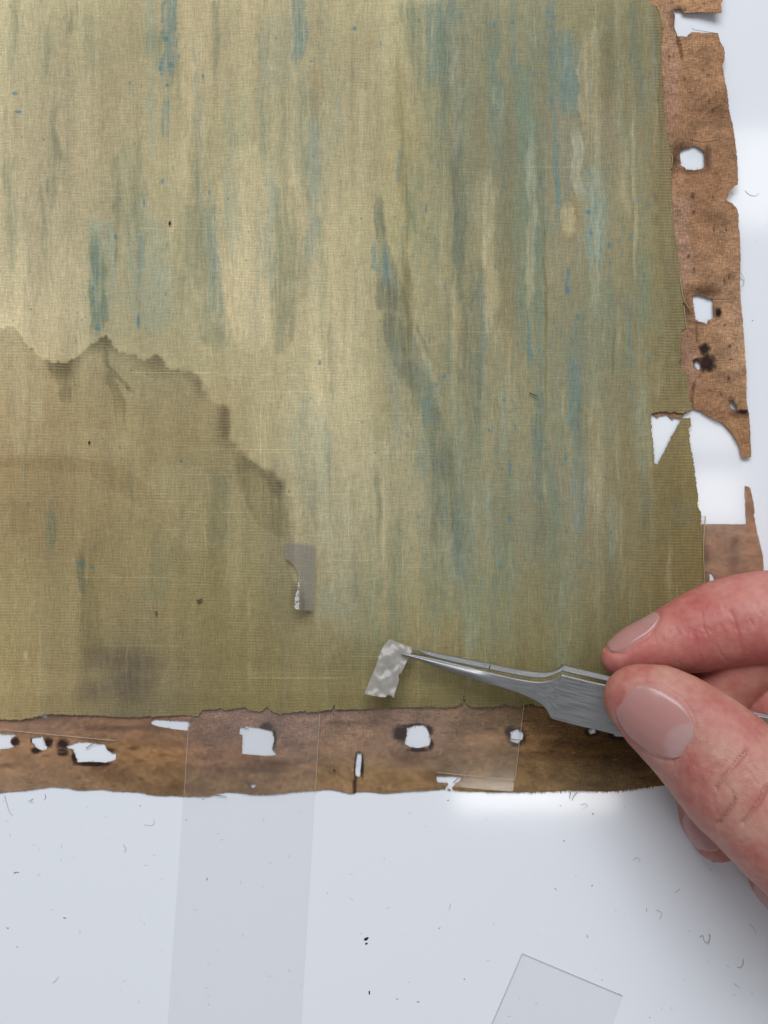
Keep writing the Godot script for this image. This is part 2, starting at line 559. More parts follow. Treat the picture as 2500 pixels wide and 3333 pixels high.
	for a in [
		["t", 0.5, [735, 485, 832, 457, 887, 555, 880, 776, 887, 970, 873, 1109, 832, 1165, 776, 1130, 735, 1040, 707, 887, 693, 749, 714, 596]],
		["y", 0.36, [901, 610, 970, 596, 991, 776, 1033, 887, 998, 957, 970, 998, 963, 1095, 915, 1162, 887, 1150, 887, 776]],
		["y", 0.38, [596, 665, 686, 652, 693, 776, 714, 915, 756, 1068, 776, 1150, 721, 1137, 652, 970, 596, 832]],
		["d", 0.38, [1220, 652, 1227, 832, 1234, 915, 1255, 998, 1255, 1081, 1268, 1165, 1303, 1220, 1338, 1275, 1366, 1331, 1386, 1414, 1414, 1497, 1442, 1567, 1470, 1705, 1511, 1941, 1560, 1941, 1525, 1664, 1500, 1525, 1456, 1414, 1414, 1248, 1380, 1165, 1352, 1095, 1331, 970, 1289, 860, 1262, 776, 1248, 665]],
		["b", 0.30, [1250, 800, 1285, 870, 1290, 960, 1258, 980, 1240, 900]], ["w", 0.4, [1366, 1130, 1393, 1151, 1428, 1248, 1456, 1331, 1428, 1331, 1386, 1248]],
		["g", 0.62, [1664, 194, 1733, 208, 1747, 416, 1781, 665, 1775, 887, 1775, 1054, 1664, 1054, 1650, 776, 1684, 555]], ["d", 0.45, [1449, 277, 1490, 260, 1511, 624, 1511, 970, 1470, 1020, 1470, 624]],
		["b", 0.36, [1781, 83, 1865, 97, 1879, 250, 1892, 388, 1816, 395, 1802, 277]], ["p", 0.6, [1892, 541, 1955, 527, 1976, 665, 1969, 887, 1920, 887, 1899, 721]],
		["p", 0.5, [284, 721, 367, 707, 388, 832, 374, 970, 333, 1081, 298, 1081, 291, 943]], ["p", 0.32, [402, 693, 471, 652, 555, 776, 568, 970, 527, 1095, 458, 1054, 416, 887]],
		["o", 0.45, [340, 1102, 363, 1192, 458, 1289, 416, 1275, 367, 1220, 333, 1178]], ["o", 0.4, [152, 1178, 208, 1178, 208, 1262, 180, 1248]], ["t", 0.22, [-100, 1206, 83, 1178, 125, 1248, 166, 1386, 416, 1400, 458, 1497, -100, 1497]],
		["n", 0.4, [-100, 1511, 277, 1539, 458, 1650, 582, 1747, 555, 1636, 416, 1525, 166, 1470, -100, 1480]], ["t", 0.22, [458, 1650, 582, 1761, 589, 1802, 679, 1802, 665, 1525, 555, 1497, 471, 1525]],
		["o", 0.34, [749, 1456, 860, 1525, 943, 1664, 929, 1761, 832, 1705, 776, 1594]], ["g", 0.4, [1290, 0, 1440, 0, 1470, 300, 1440, 480, 1400, 420, 1330, 200]], ["t", 0.35, [600, 20, 690, 20, 700, 330, 660, 560, 610, 420]],
		["t", 0.16, [1110, 300, 1210, 280, 1220, 620, 1215, 900, 1180, 980, 1100, 700]], ["t", 0.18, [1000, 760, 1090, 800, 1110, 1100, 1190, 1200, 1230, 1500, 1120, 1560, 1010, 1300]], ["p", 0.3, [1000, 1250, 1090, 1400, 1080, 1560, 1010, 1700, 960, 1560, 940, 1400]]]:
		cv.pool(pts(a[2]), c[a[0]], a[1])
	for a in list:
		cv.stroke(a[0], a[1], a[2], a[3], a[4], c[a[5]], a[6])
	for a in [[542, 128, 12, 14], [520, 222, 10, 12], [555, 210, 14, 12], [545, 278, 10, 9], [528, 592, 8, 14], [470, 660, 7, 20], [304, 938, 7, 10], [303, 980, 6, 12], [450, 1045, 9, 34],
		[1153, 93, 10, 10], [48, 305, 14, 9], [60, 365, 22, 8], [1666, 72, 10, 10], [1606, 80, 6, 16], [1620, 360, 9, 8], [1583, 768, 9, 9], [1912, 690, 14, 12], [1922, 760, 9, 12], [1880, 1030, 10, 12],
		[1938, 1040, 9, 8], [1640, 1302, 11, 12], [1720, 1060, 7, 26], [1420, 1255, 7, 14], [1658, 1525, 7, 40], [1660, 1690, 9, 18], [1626, 1830, 7, 46], [1415, 1970, 5, 9], [1221, 1473, 8, 6], [1846, 945, 9, 18],
		[1385, 680, 6, 26], [1425, 540, 6, 16], [2070, 655, 16, 6], [2110, 668, 10, 6], [2050, 770, 7, 16], [318, 1070, 16, 10], [262, 1835, 14, 12], [300, 1845, 10, 8], [376, 770, 8, 12], [1795, 330, 12, 30], [1790, 200, 10, 50],
		[1445, 1225, 8, 16], [1840, 1490, 8, 14], [1980, 800, 8, 14], [1330, 1000, 6, 10], [590, 1500, 8, 10], [1040, 1180, 7, 12]]:
		cv.spot(a[0], a[1], a[2] * 0.9, a[3] * 0.9, c.v, 0.62)
	for a in [[400, 2200, 150, 70], [440, 2240, 100, 60], [300, 2250, 80, 50], [470, 2150, 90, 50], [350, 2130, 120, 50]]:
		cv.spot(a[0], a[1], a[2], a[3], Color8(94, 82, 66), 0.45, 0.0)
	cv.spot(310, 2200, 52, 34, Color8(160, 146, 98), 0.5, 0.1)
	cv.spot(85, 2130, 9, 18, Color8(200, 184, 140), 0.6)
	for a in [[1440, -300, 1500, 1000, 190], [1720, -200, 1740, 1350, 210], [1940, 300, 1960, 1500, 170], [1480, 900, 1560, 2250, 230], [1830, 900, 1860, 2250, 190], [1330, 1000, 1480, 1900, 170], [2060, -200, 2090, 1100, 120], [1640, 1200, 1660, 2250, 150]]:
		cv.stroke(a[0], a[1], a[2], a[3], a[4], Color8(116, 128, 104), 0.34, 0.9, 0.0)   # broad thin washes
	for k in 110:   # long weak drips, closer together towards the right
		var x := rng.randf_range(1240, 2120) if k % 4 else rng.randf_range(0, 1240)
		var y := rng.randf_range(-300, 1700) if x > 1200 else rng.randf_range(-200, 700)
		var l := rng.randf_range(200, 760)
		var tone: Color = [c.g, c.d, c.b, c.o, c.y, c.p, c.t, c.g][rng.randi_range(0, 7)]
		cv.stroke(x, y, x + l * rng.randf_range(-0.02, 0.05), y + l, rng.randf_range(14, 62), tone, rng.randf_range(0.16, 0.42), 0.7, 0.45)
	for k in 1100:   # dry brush hairs down the cloth
		var x := rng.randf_range(-20, 2200)
		var y := rng.randf_range(-200, 2100)
		if x < 900 and y > 1000 and k % 4:
			continue
		var l := rng.randf_range(60, 420)
		var tone: Color = [c.t, c.y, c.g, c.w, c.d, c.p, c.n][rng.randi_range(0, 6)]
		if x > 1250 and k % 3 == 0:
			tone = c.g.lerp(c.b, 0.4)
		cv.stroke(x, y, x + rng.randf_range(-6, 10), y + l, rng.randf_range(5, 26), tone, rng.randf_range(0.06, 0.26), 0.9, 0.2)
	for k in 150:
		var x := 1230.0 + 900.0 * rng.randf() if k % 4 else rng.randf_range(0, 1200)
		cv.spot(x, rng.randf_range(0, 1900) if x > 1200 else rng.randf_range(0, 1050), rng.randf_range(2, 6), rng.randf_range(3, 14), c.v, rng.randf_range(0.25, 0.6))
	for k in 420:
		cv.spot(rng.randf_range(0, 2250), rng.randf_range(0, 2250), rng.randf_range(2, 5), rng.randf_range(2, 6), c.b if k % 3 else c.d, rng.randf_range(0.3, 0.7))
	# damp-looking ground with a tide line, and the unpainted ribbed margin at the right
	var wet := cv.mask(ragged(pts([-400, 1080, 0, 1066, 53, 1068, 83, 1113, 113, 1143, 143, 1173, 177, 1177, 203, 1181, 234, 1173, 301, 1121, 343, 1089, 362, 1113, 384, 1139, 407, 1151, 437, 1154, 467, 1173, 505, 1151, 527, 1162, 543, 1196, 573, 1207, 625, 1209, 648, 1226, 678, 1301, 708, 1309, 742, 1324, 753, 1354, 753, 1437, 784, 1467, 829, 1505, 904, 1543, 942, 1625, 950, 1723, 950, 1860, 1010, 1980, 1060, 2040, 1098, 2048, 1150, 2080, 1300, 2170, 1600, 2260, 1800, 2420, -400, 2420]), 4.5, 5, 4.0, 0.05), 6.0)
	var soft := cv.blurred(wet, 30.0)
	wet = cv.blurred(wet, 7.0)
	var faint := cv.blurred(wet, 150.0)
	var edge := cv.blurred(wet, 80.0)
	var rim := cv.mask(ragged(pts([2120, -400, 2128, 0, 2135, 300, 2140, 500, 2134, 732, 2144, 818, 2161, 898, 2178, 977, 2161, 1083, 2121, 1150, 2161, 1176, 2168, 1229, 2134, 1289, 2121, 1345, 2150, 1500, 2100, 1600, 2085, 1700, 2075, 1900, 2055, 2100, 2040, 2420, 2340, 2420, 2340, -400]), 4.0, 6, 6.0, 0.04), 4.0)
	rim = cv.blurred(rim, 18.0)
	var rim_edge := cv.blurred(rim, 40.0)
	var slow := noise_bytes(21, 0.02, W, H / 16, W, H, 3)
	var fine := noise_bytes(22, 0.30, W, H / 9, W, H, 2)
	var weft := noise_bytes(23, 0.32, W / 9, H, W, H, 2)
	var grain := noise_bytes(24, 0.42, W, H, W, H, 2)
	var patch := noise_bytes(25, 0.012, W, H, W, H, 3)
	var out := PackedByteArray()
	out.resize(W * H * 3)
	var hgt := PackedByteArray()
	hgt.resize(W * H)
	for y in H:
		for x in W:
			var i := y * W + x
			var away := clampf((x * 2.0 - 400.0 - 960.0) / 110.0, 0.0, 1.0)
			var m := lerpf(lerpf(wet[i], soft[i], clampf((x * 2.0 - 850.0) / 350.0, 0.15, 0.85)), faint[i], away) / 255.0
			var q := rim[i] / 255.0
			var band := m * clampf(1.0 - edge[i] / 255.0, 0.0, 1.0) * 2.0 * (1.0 - away)
			var band2 := q * clampf(1.0 - rim_edge[i] / 255.0, 0.0, 1.0) * 2.0
			var halo := (1.0 - m) * edge[i] / 255.0 * (1.0 - away)
			var p := patch[i] / 255.0
			var rib := sin((y * 2.0 - x * 0.03 + slow[i] * 0.01) * TAU / 9.4) * (m * (0.35 + 0.75 * band) * p * 1.4 + q * (0.2 + p * 0.6) + (1.0 - m) * 0.22 * p)
			var val := 1.0 + 0.0004 * (slow[i] - 128) + 0.0006 * (fine[i] - 128) + 0.0005 * (weft[i] - 128) + 0.0012 * (grain[i] - 128) + 0.13 * rib + 0.06 * halo
			val *= 1.0 - 0.085 * m - 0.20 * band - 0.02 * q - 0.05 * band2
			var sat := m * 0.03 + band * 0.035 + q * 0.018
			var spk := 0.0
			if grain[i] > 176 and fine[i] < 104 and m < 0.5:
				spk = (grain[i] - 176) / 80.0 * 0.7
			var dots := 0.045 * m * sin(x * TAU / 3.3) * sin((y + x * 0.5) * TAU / 3.3)
			val += dots
			out[i * 3] = int(clampf(cv.r[i] * (val - 0.012 * m) * GAIN - spk * 0.16, 0.0, 1.0) * 255.0)
			out[i * 3 + 1] = int(clampf(cv.g[i] * (val - sat * 0.4) * GAIN * 0.99 - spk * 0.11, 0.0, 1.0) * 255.0)
			out[i * 3 + 2] = int(clampf(cv.b[i] * (val - sat * 0.8) * GAIN * 1.045 - spk * 0.10, 0.0, 1.0) * 255.0)
			hgt[i] = int(clampf(128.0 + rib * 40.0 + 0.25 * (fine[i] - 128) + 0.35 * (weft[i] - 128) + 0.3 * (grain[i] - 128), 0.0, 255.0))
	# single pale threads, whole or dotted
	for k in 240:
		var across := k % 3 != 0
		var x := rng.randi_range(0, W - 4)
		var y := rng.randi_range(150, H - 4)
		if k < 170 and across:
			x = rng.randi_range(200, 900)
			y = rng.randi_range(740, H - 10)
		var n := rng.randi_range(20, 170)
		var dot := rng.randi_range(1, 3)
		var up := rng.randf_range(8, 26)
		for j in range(0, n, dot):
			var xx := x + (j if across else 0)
			var yy := y + (0 if across else j)
			if xx >= W or yy >= H:
				break
			var i := (yy * W + xx) * 3
			for ch in 3:
				out[i + ch] = mini(255, out[i + ch] + int(up * (0.7 if ch == 2 else 1.0)))
	var mat := StandardMaterial3D.new()
	mat.albedo_texture = tex(W, H, out)
	mat.roughness = 0.72
	mat.metallic_specular = 0.35
	mat.texture_repeat = false
	mat.heightmap_enabled = true
	mat.heightmap_scale = 0.004
	mat.heightmap_texture = tex(W, H, hgt, Image.FORMAT_L8)
	return mat


func brown_material(origin: Vector2, size: Vector2, s: float, colors: Array, cols: int, box: Rect2, marks: Callable, weave: float, lift := 1.0) -> StandardMaterial3D:
	var cv := Canvas.new(origin, size, s)
	var W := cv.w
	var H := cv.h
	cv.streak = noise_bytes(31, 0.08, W, H, W, H, 3)
	cv.ground(colors, cols, box)
	marks.call(cv)
	var mid := noise_bytes(36, 0.13, W, H, W, H, 2)
	var tha := noise_bytes(37, 0.32, W / 6, H, W, H, 2)
	var thb := noise_bytes(38, 0.32, W, H / 6, W, H, 2)
	var slow := noise_bytes(33, 0.03, W / 2, H, W, H, 4)
	var grain := noise_bytes(34, 0.35, W, H, W, H, 2)
	var patch := noise_bytes(35, 0.012, W, H, W, H, 4)
	var out := PackedByteArray()
	out.resize(W * H * 3)
	var hgt := PackedByteArray()
	hgt.resize(W * H)
	for y in H:
		for x in W:
			var i := y * W + x
			var fx := x * s + slow[i] * 0.05
			var fy := y * s + slow[i] * 0.03
			var wv := sin((fx + fy * 0.35) * TAU / 7.6) * sin((fy - fx * 0.05) * TAU / 6.4)
			var val := 1.0 + 0.0009 * (slow[i] - 128) + 0.0013 * (grain[i] - 128) + 0.0005 * (mid[i] - 128) + 0.0014 * (tha[i] - 128) + 0.0012 * (thb[i] - 128) + 0.0007 * (patch[i] - 128) + weave * wv
			out[i * 3] = int(clampf(cv.r[i] * val * 0.855 * lift, 0.0, 1.0) * 255.0)
			out[i * 3 + 1] = int(clampf(cv.g[i] * val * 0.87 * lift, 0.0, 1.0) * 255.0)
			out[i * 3 + 2] = int(clampf(cv.b[i] * val * 0.98 * lift, 0.0, 1.0) * 255.0)
			hgt[i] = int(clampf(128.0 + wv * 70.0 * minf(weave * 8.0, 1.0) + 0.4 * (grain[i] - 128), 0.0, 255.0))
	var mat := StandardMaterial3D.new()
	mat.albedo_texture = tex(W, H, out)
	mat.roughness = 0.85
	mat.metallic_specular = 0.3
	mat.texture_repeat = false
	mat.heightmap_enabled = true
	mat.heightmap_scale = 0.008
	mat.heightmap_texture = tex(W, H, hgt, Image.FORMAT_L8)
	return mat


func materials() -> void:
	M.film = flat(Color(0.52, 0.50, 0.52, 0.045), 0.06)
	M.film.transparency = BaseMaterial3D.TRANSPARENCY_ALPHA
	M.milky = flat(Color(0.52, 0.48, 0.46, 0.03), 0.08)
	M.milky.transparency = BaseMaterial3D.TRANSPARENCY_ALPHA
	M.thread = flat(Color(0.40, 0.33, 0.17), 0.8)
	M.brown_thread = flat(Color(0.12, 0.07, 0.035), 0.85)
	M.lint = flat(Color(0.27, 0.27, 0.28), 0.8)
	M.pale_lint = flat(Color(0.54, 0.54, 0.56), 0.8)
	M.dark = flat(Color(0.012, 0.012, 0.013), 0.6)
	M.ink = flat(Color(0.02, 0.02, 0.02), 0.6)


# ------------------------------------------------------------------ the table

func table() -> void:
	var m := flat(Color(0.82, 0.84, 0.875), 0.085)
	var n := noise(41, 0.03, 3)
	var im := n.get_seamless_image(256, 256, false, false, 0.1, true)
	im.convert(Image.FORMAT_L8)
	m.heightmap_enabled = true
	m.heightmap_texture = ImageTexture.create_from_image(im)
	m.heightmap_scale = 0.0002
	m.uv1_triplanar = true
	m.uv1_scale = Vector3(30, 30, 30)
	var bx := BoxMesh.new()
	bx.size = Vector3(0.62, 0.02, 0.62)
	var t := put("table_top", bx, m, self)
	t.position = Vector3(-0.02, -0.01, 0.02)
	t.set_meta("kind", "structure")
	t.set_meta("label", "glossy cool white work table top under everything")
	t.set_meta("category", "table")


# ------------------------------------------------------------------ brown cloth

var lift_noise := FastNoiseLite.new()

func strip_height(x: float, y: float) -> float:
	var n := lift_noise.get_noise_2d(x * 0.6, y * 0.5)
	var out := clampf((x - 2180.0) / 200.0, 0.0, 1.0)
	var top := clampf((700.0 - y) / 700.0, 0.0, 1.2)
	var tab := clampf((60.0 - y) / 120.0, 0.0, 1.0)
	return 0.45 + out * (0.9 + 1.1 * top + 0.9 * n) + 0.25 * n + tab * out * 1.2


func lower_height(x: float, y: float) -> float:
	return 0.32 + 0.16 * lift_noise.get_noise_2d(x, y * 2.0) + 0.25 * clampf((y - 2500.0) / 90.0, 0.0, 1.0) * (0.5 + lift_noise.get_noise_2d(x * 1.5, 77.0))


func fray(loops: Array, height: Callable, each: int, parent: Node) -> void:
	# broken thread ends standing into the holes
	var st := begin()
	for k in range(1, loops.size()):
		var p: PackedVector2Array = loops[k]
		var c := Vector2.ZERO
		for q in p:
			c += q / p.size()
		for j in each:
			var a := p[rng.randi_range(0, p.size() - 1)]
			var d := (c - a).normalized() * rng.randf_range(2, 8)
			if absf(d.x) > absf(d.y):
				d.y *= 0.3
			else:
				d.x *= 0.3
			var h: float = height.call(a.x, a.y)
			tube(st, curve([a.x - d.x * 0.4, a.y - d.y * 0.4, a.x + d.x * 0.5, a.y + d.y * 0.5, a.x + d.x, a.y + d.y], [h, h + 0.05, h - 0.05], 1), 0.05, 0.02, 4)
	put("frayed_fringe", st.commit(), M.brown_thread, parent).set_meta("kind", "stuff")


func brown_cloth() -> void:
	lift_noise.seed = 9
	lift_noise.frequency = 0.006
	var rust := Color8(34, 22, 18)
	var stain := Color8(84, 56, 34)
	# the strip up the right side
	var strip := [ragged(pts([2354, 0, 2346, 16, 2351, 42, 2272, 38, 2224, 43, 2218, 30, 2196, 30, 2194, 41, 2198, 52, 2194, 84, 2206, 119, 2234, 119, 2253, 103, 2281, 106, 2338, 108, 2343, 130, 2359, 163, 2359, 187, 2352, 214, 2362, 271, 2366, 285, 2375, 366, 2386, 407, 2393, 461, 2400, 515, 2403, 600, 2389, 606, 2370, 631, 2365, 652, 2381, 660, 2400, 679, 2405, 706, 2403, 739, 2408, 753, 2411, 834, 2409, 915, 2411, 973, 2416, 1022, 2423, 1117, 2430, 1212, 2431, 1307, 2438, 1347, 2443, 1415, 2445, 1488, 2413, 1491, 2408, 1456, 2384, 1410, 2354, 1377, 2308, 1356, 2278, 1337, 2256, 1331, 2240, 1340, 2214, 1362, 2196, 1358, 2188, 1366, 2170, 1350, 2150, 1352, 2140, 1360, 2122, 1346, 2090, 1340, 2090, -120, 2350, -120]), 1.3, 51)]
	for h in [[2213, 488, 2243, 480, 2259, 473, 2275, 480, 2289, 488, 2293, 502, 2295, 540, 2286, 548, 2267, 553, 2234, 553, 2230, 545, 2217, 540],
		[2255, 961, 2281, 960, 2321, 973, 2323, 1036, 2302, 1044, 2305, 1055, 2297, 1055, 2289, 1048, 2275, 1046, 2264, 1041, 2259, 1008],
		[2259, 1179, 2270, 1171, 2283, 1185, 2278, 1206, 2264, 1196], [2373, 1301, 2386, 1304, 2400, 1323, 2400, 1337, 2386, 1334, 2375, 1320]]:
		strip.append(ragged(pts(h), 1.2, h[0], 3.0))
	var marks := func(cv: Canvas) -> void:
		cv.stroke(2175, -100, 2180, 480, 60, Color8(176, 138, 110), 0.4)
		cv.stroke(2205, 600, 2225, 960, 60, Color8(182, 142, 112), 0.45)
		cv.stroke(2225, 1060, 2245, 1300, 60, Color8(176, 136, 106), 0.4)
		for a in [[2190, 520, 26, 46, 0.75], [2222, 482, 30, 16, 0.6], [2298, 520, 12, 50, 0.7], [2240, 556, 50, 14, 0.5], [2215, 1000, 40, 46, 0.75], [2275, 945, 60, 24, 0.7], [2330, 1020, 16, 20, 0.75], [2305, 950, 40, 18, 0.5], [2270, 1050, 40, 10, 0.6],
			[2200, 60, 26, 36, 0.7], [2210, 34, 22, 10, 0.6], [2232, 125, 14, 14, 0.3], [2396, 1345, 30, 16, 0.7], [2376, 1306, 10, 16, 0.7], [2430, 1350, 14, 12, 0.5]]:
			cv.spot(a[0], a[1], a[2] * 1.3, a[3] * 1.3, stain.lerp(rust, 0.4), a[4], 0.0)
		for a in [[2289, 1136, 20, 20], [2297, 1182, 33, 33], [2264, 1178, 14, 14], [2335, 1018, 10, 16], [2410, 1340, 22, 8]]:
			cv.spot(a[0], a[1], a[2] * 1.1, a[3] * 1.1, rust, 0.88, 0.5)
		for a in [[2175, 186, 6, 8], [2316, 175, 7, 4], [2296, 254, 7, 6], [2225, 262, 6, 10], [2312, 368, 7, 9], [2254, 692, 9, 8], [2313, 648, 5, 8], [2238, 835, 7, 12], [2345, 832, 4, 6], [2355, 752, 4, 6], [2318, 750, 4, 22], [2255, 880, 6, 14], [2352, 915, 4, 14], [2367, 905, 4, 10], [2300, 340, 5, 10], [2366, 1232, 8, 12], [2343, 1284, 6, 6], [2372, 1170, 6, 6], [2368, 1128, 6, 8], [2352, 1060, 5, 7], [2250, 640, 10, 16], [2440, 1420, 4, 8], [2441, 1390, 4, 8]]:
			cv.spot(a[0], a[1], a[2], a[3], stain, 0.75, 0.2)
		cv.stroke(2330, 300, 2320, 420, 60, Color8(118, 82, 50), 0.35)
		cv.stroke(2260, 240, 2270, 440, 70, Color8(124, 88, 58), 0.35)
		cv.stroke(2200, 100, 2215, 215, 16, stain, 0.6)
		cv.stroke(2262, 1230, 2252, 1330, 14, stain, 0.6)
		cv.stroke(2262, 1050, 2268, 1120, 8, stain, 0.5)
		for k in 150:
			cv.spot(rng.randf_range(2180, 2440), rng.randf_range(0, 1450), rng.randf_range(2, 9), rng.randf_range(1.5, 4), stain, rng.randf_range(0.15, 0.45))
	var brown := brown_material(Vector2(2060, -140), Vector2(420, 1660), 1.5, [0xA67C50, 0xA87E52, 0xA0764A, 0x99714A, 0xA0774E, 0x97704A, 0xA37C54, 0x976E48, 0x9C744C, 0xA37C56, 0xA0784F, 0xA67F56, 0x997452, 0x9E774E, 0xAA845A, 0x98744E, 0x906844, 0x9C744A], 3, Rect2(2100, 0, 360, 1500), marks, 0.08, 1.18)
	var b := thing("brown_cloth_strip", "upright rust brown cloth strip with square nail holes beside the silk's right edge", "cloth")
	put("cloth", sheet(strip, 0.30, strip_height, 0.22, Vector2(2060, -140), Vector2(420, 1660)), brown, b)
	fray(strip, strip_height, 16, b)
	var st := begin()
	tube(st, curve([2256, 90, 2257, 96, 2300, 103, 2338, 109], [2.6]), 0.05, 0.05)
	put("loose_thread", st.commit(), M.brown_thread, b)
	st = begin()
	tube(st, curve([2206, 119, 2220, 118, 2232, 121], [2.0]), 0.05, 0.05)
	put("loose_thread", st.commit(), M.brown_thread, b)
	st = begin()
	for k in 9:
		var x := 2298.0 + k * 4.6
		tube(st, curve([x, 103 + k * 0.6, x + 0.5, 110], [2.6]), 0.035, 0.03, 4)
	put("frayed_ends", st.commit(), M.brown_thread, b).set_meta("kind", "stuff")
	for q in [[2411, 890, 2422, 905, 2420, 925, 2412, 932, 0.8], [2365, 640, 2378, 628, 2386, 633, 1.0], [2352, 170, 2356, 155, 2355, 146, 2.0]]:
		st = begin()
		tube(st, curve(q.slice(0, -1), [q[-1]]), 0.04, 0.03, 5)
		put("loose_thread", st.commit(), M.brown_thread, b)
	st = begin()
	tube(st, curve([2246, 454, 2270, 461, 2300, 462, 2335, 456, 2352, 462], [2.35, 2.5, 2.6, 2.5, 2.35]), 0.12, 0.05)
	put("crease", st.commit(), M.brown_thread, b)
	st = begin()
	tube(st, curve([2324, 974, 2350, 973, 2380, 976], [1.45, 1.6, 1.45]), 0.10, 0.04)
	put("crease", st.commit(), M.brown_thread, b)

	# the strip along the bottom, with its corner at the right
	var low := [ragged(pts([2424, 1580, 2441, 1586, 2450, 1622, 2457, 1658, 2454, 1676, 2465, 1733, 2477, 1783, 2484, 1807, 2486, 1852, 2492, 2000, 2480, 2300, 2420, 2500, 2300, 2540, 2169, 2556, 2117, 2561, 2004, 2576, 1928, 2576, 1853, 2573, 1740, 2579, 1627, 2579, 1499, 2576, 1461, 2569, 1363, 2574, 1250, 2582, 1176, 2576, 1145, 2584, 1070, 2569, 1017, 2573, 942, 2580, 867, 2586, 814, 2586, 776, 2580, 723, 2580, 678, 2592, 603, 2592, 497, 2588, 452, 2579, 377, 2576, 332, 2569, 256, 2573, 219, 2564, 166, 2561, 75, 2573, 0, 2580, -160, 2585, -160, 2290, 60, 2290, 120, 2278, 2235, 2270, 2240, 1706, 2429, 1706]), 1.6, 52)]
	var holes := [[-40, 2387, 0, 2387, 55, 2391, 34, 2406, 36, 2423, 51, 2431, 25, 2438, 0, 2440, -40, 2440], [101, 2402, 139, 2396, 146, 2419, 156, 2436, 139, 2444, 118, 2436, 105, 2419],
		[207, 2431, 253, 2415, 287, 2415, 321, 2419, 342, 2423, 348, 2440, 363, 2450, 380, 2453, 376, 2474, 346, 2482, 287, 2480, 253, 2482, 245, 2461, 236, 2440],
		[489, 2349, 506, 2342, 616, 2347, 618, 2362, 610, 2379, 565, 2374, 519, 2366, 494, 2358], [779, 2368, 798, 2362, 836, 2368, 886, 2379, 893, 2406, 886, 2436, 901, 2459, 861, 2461, 787, 2455, 789, 2393, 779, 2389],
		[810, 2554, 831, 2552, 831, 2562, 823, 2569], [1163, 2453, 1177, 2448, 1177, 2478, 1173, 2520, 1169, 2531, 1156, 2524, 1158, 2486],
		[1325, 2368, 1355, 2361, 1380, 2360, 1391, 2372, 1399, 2393, 1403, 2410, 1397, 2427, 1363, 2436, 1330, 2431, 1317, 2419, 1323, 2393], [1661, 2381, 1684, 2372, 1703, 2385, 1703, 2406, 1684, 2421, 1659, 2412, 1663, 2398],
		[1420, 2526, 1503, 2528, 1498, 2541, 1481, 2554, 1469, 2573, 1448, 2569, 1460, 2550, 1422, 2547], [1912, 2372, 1937, 2372, 1941, 2387, 1920, 2391], [1994, 2386, 2036, 2390, 2036, 2400, 2000, 2398],
		[2310, 1861, 2322, 1873, 2331, 1894, 2319, 1906, 2307, 1903], [116, 2334, 150, 2337, 156, 2322, 160, 2316, 140, 2318]]
	for h in holes:
		low.append(ragged(pts(h), 0.7 if h[0] == 489 else 1.6, h[1], 3.0, 0.2))
	var dark := Color8(58, 38, 24)
	var marks2 := func(cv: Canvas) -> void:
		for a in [[380, 2368, 190, 14, 0.7], [120, 2340, 120, 14, 0.5], [360, 2520, 120, 34, 0.6], [330, 2492, 60, 16, 0.7], [560, 2560, 140, 24, 0.4], [820, 2500, 200, 22, 0.6], [900, 2480, 120, 20, 0.6], [1000, 2420, 90, 16, 0.4], [20, 2490, 50, 12, 0.7], [1130, 2350, 200, 12, 0.4],
			[1330, 2460, 110, 44, 0.75], [1440, 2520, 90, 30, 0.6], [1560, 2350, 160, 18, 0.4], [1760, 2448, 160, 10, 0.7], [1900, 2460, 220, 16, 0.7], [1900, 2420, 160, 26, 0.75], [2000, 2390, 140, 30, 0.8], [1850, 2350, 140, 30, 0.7], [2020, 2480, 160, 40, 0.6], [1700, 2460, 60, 20, 0.5], [1800, 2520, 80, 30, 0.4], [2060, 2430, 120, 60, 0.6], [2290, 1800, 20, 60, 0.6], [2300, 1900, 30, 40, 0.5], [2385, 1850, 30, 70, 0.3], [2390, 1760, 26, 26, 0.5]]:
			cv.spot(a[0], a[1], a[2], a[3], dark, a[4] * 0.68, 0.0)
		for a in [[51, 2412, 18, 18], [158, 2414, 20, 20], [204, 2419, 26, 22], [204, 2446, 24, 16], [118, 2440, 24, 14], [106, 2408, 10, 10], [300, 2484, 80, 10], [242, 2462, 12, 26], [358, 2440, 26, 10], [865, 2366, 30, 20], [892, 2400, 10, 40],
			[1305, 2385, 34, 36], [1350, 2362, 50, 12], [1395, 2375, 20, 20], [1402, 2420, 12, 20], [1360, 2438, 50, 10], [1682, 2396, 38, 38], [1660, 2380, 26, 26], [1168, 2455, 14, 16], [1157, 2500, 8, 50], [1178, 2490, 8, 50], [1154, 2560, 9, 36], [1088, 2505, 6, 5], [1925, 2380, 34, 18], [2010, 2394, 50, 16], [1470, 2540, 20, 6]]:
			cv.spot(a[0], a[1], a[2], a[3], rust, 0.85, 0.45)
		for a in [[560, 2440, 240, 20], [700, 2480, 120, 14], [1180, 2380, 130, 26], [1110, 2560, 80, 22], [1220, 2560, 70, 16], [1560, 2420, 110, 26], [120, 2470, 130, 22], [400, 2440, 60, 10], [1600, 2400, 90, 20], [1780, 2395, 60, 14], [2150, 2500, 50, 30], [1000, 2340, 150, 12], [700, 2330, 150, 12]]:
			cv.spot(a[0], a[1], a[2], a[3], Color8(168, 128, 86), 0.5, 0.0)
		for k in 260:
			cv.spot(rng.randf_range(0, 2300), rng.randf_range(2290, 2580), rng.randf_range(4, 26), rng.randf_range(1.5, 7), dark if k % 2 else Color8(170, 132, 90), rng.randf_range(0.1, 0.4))
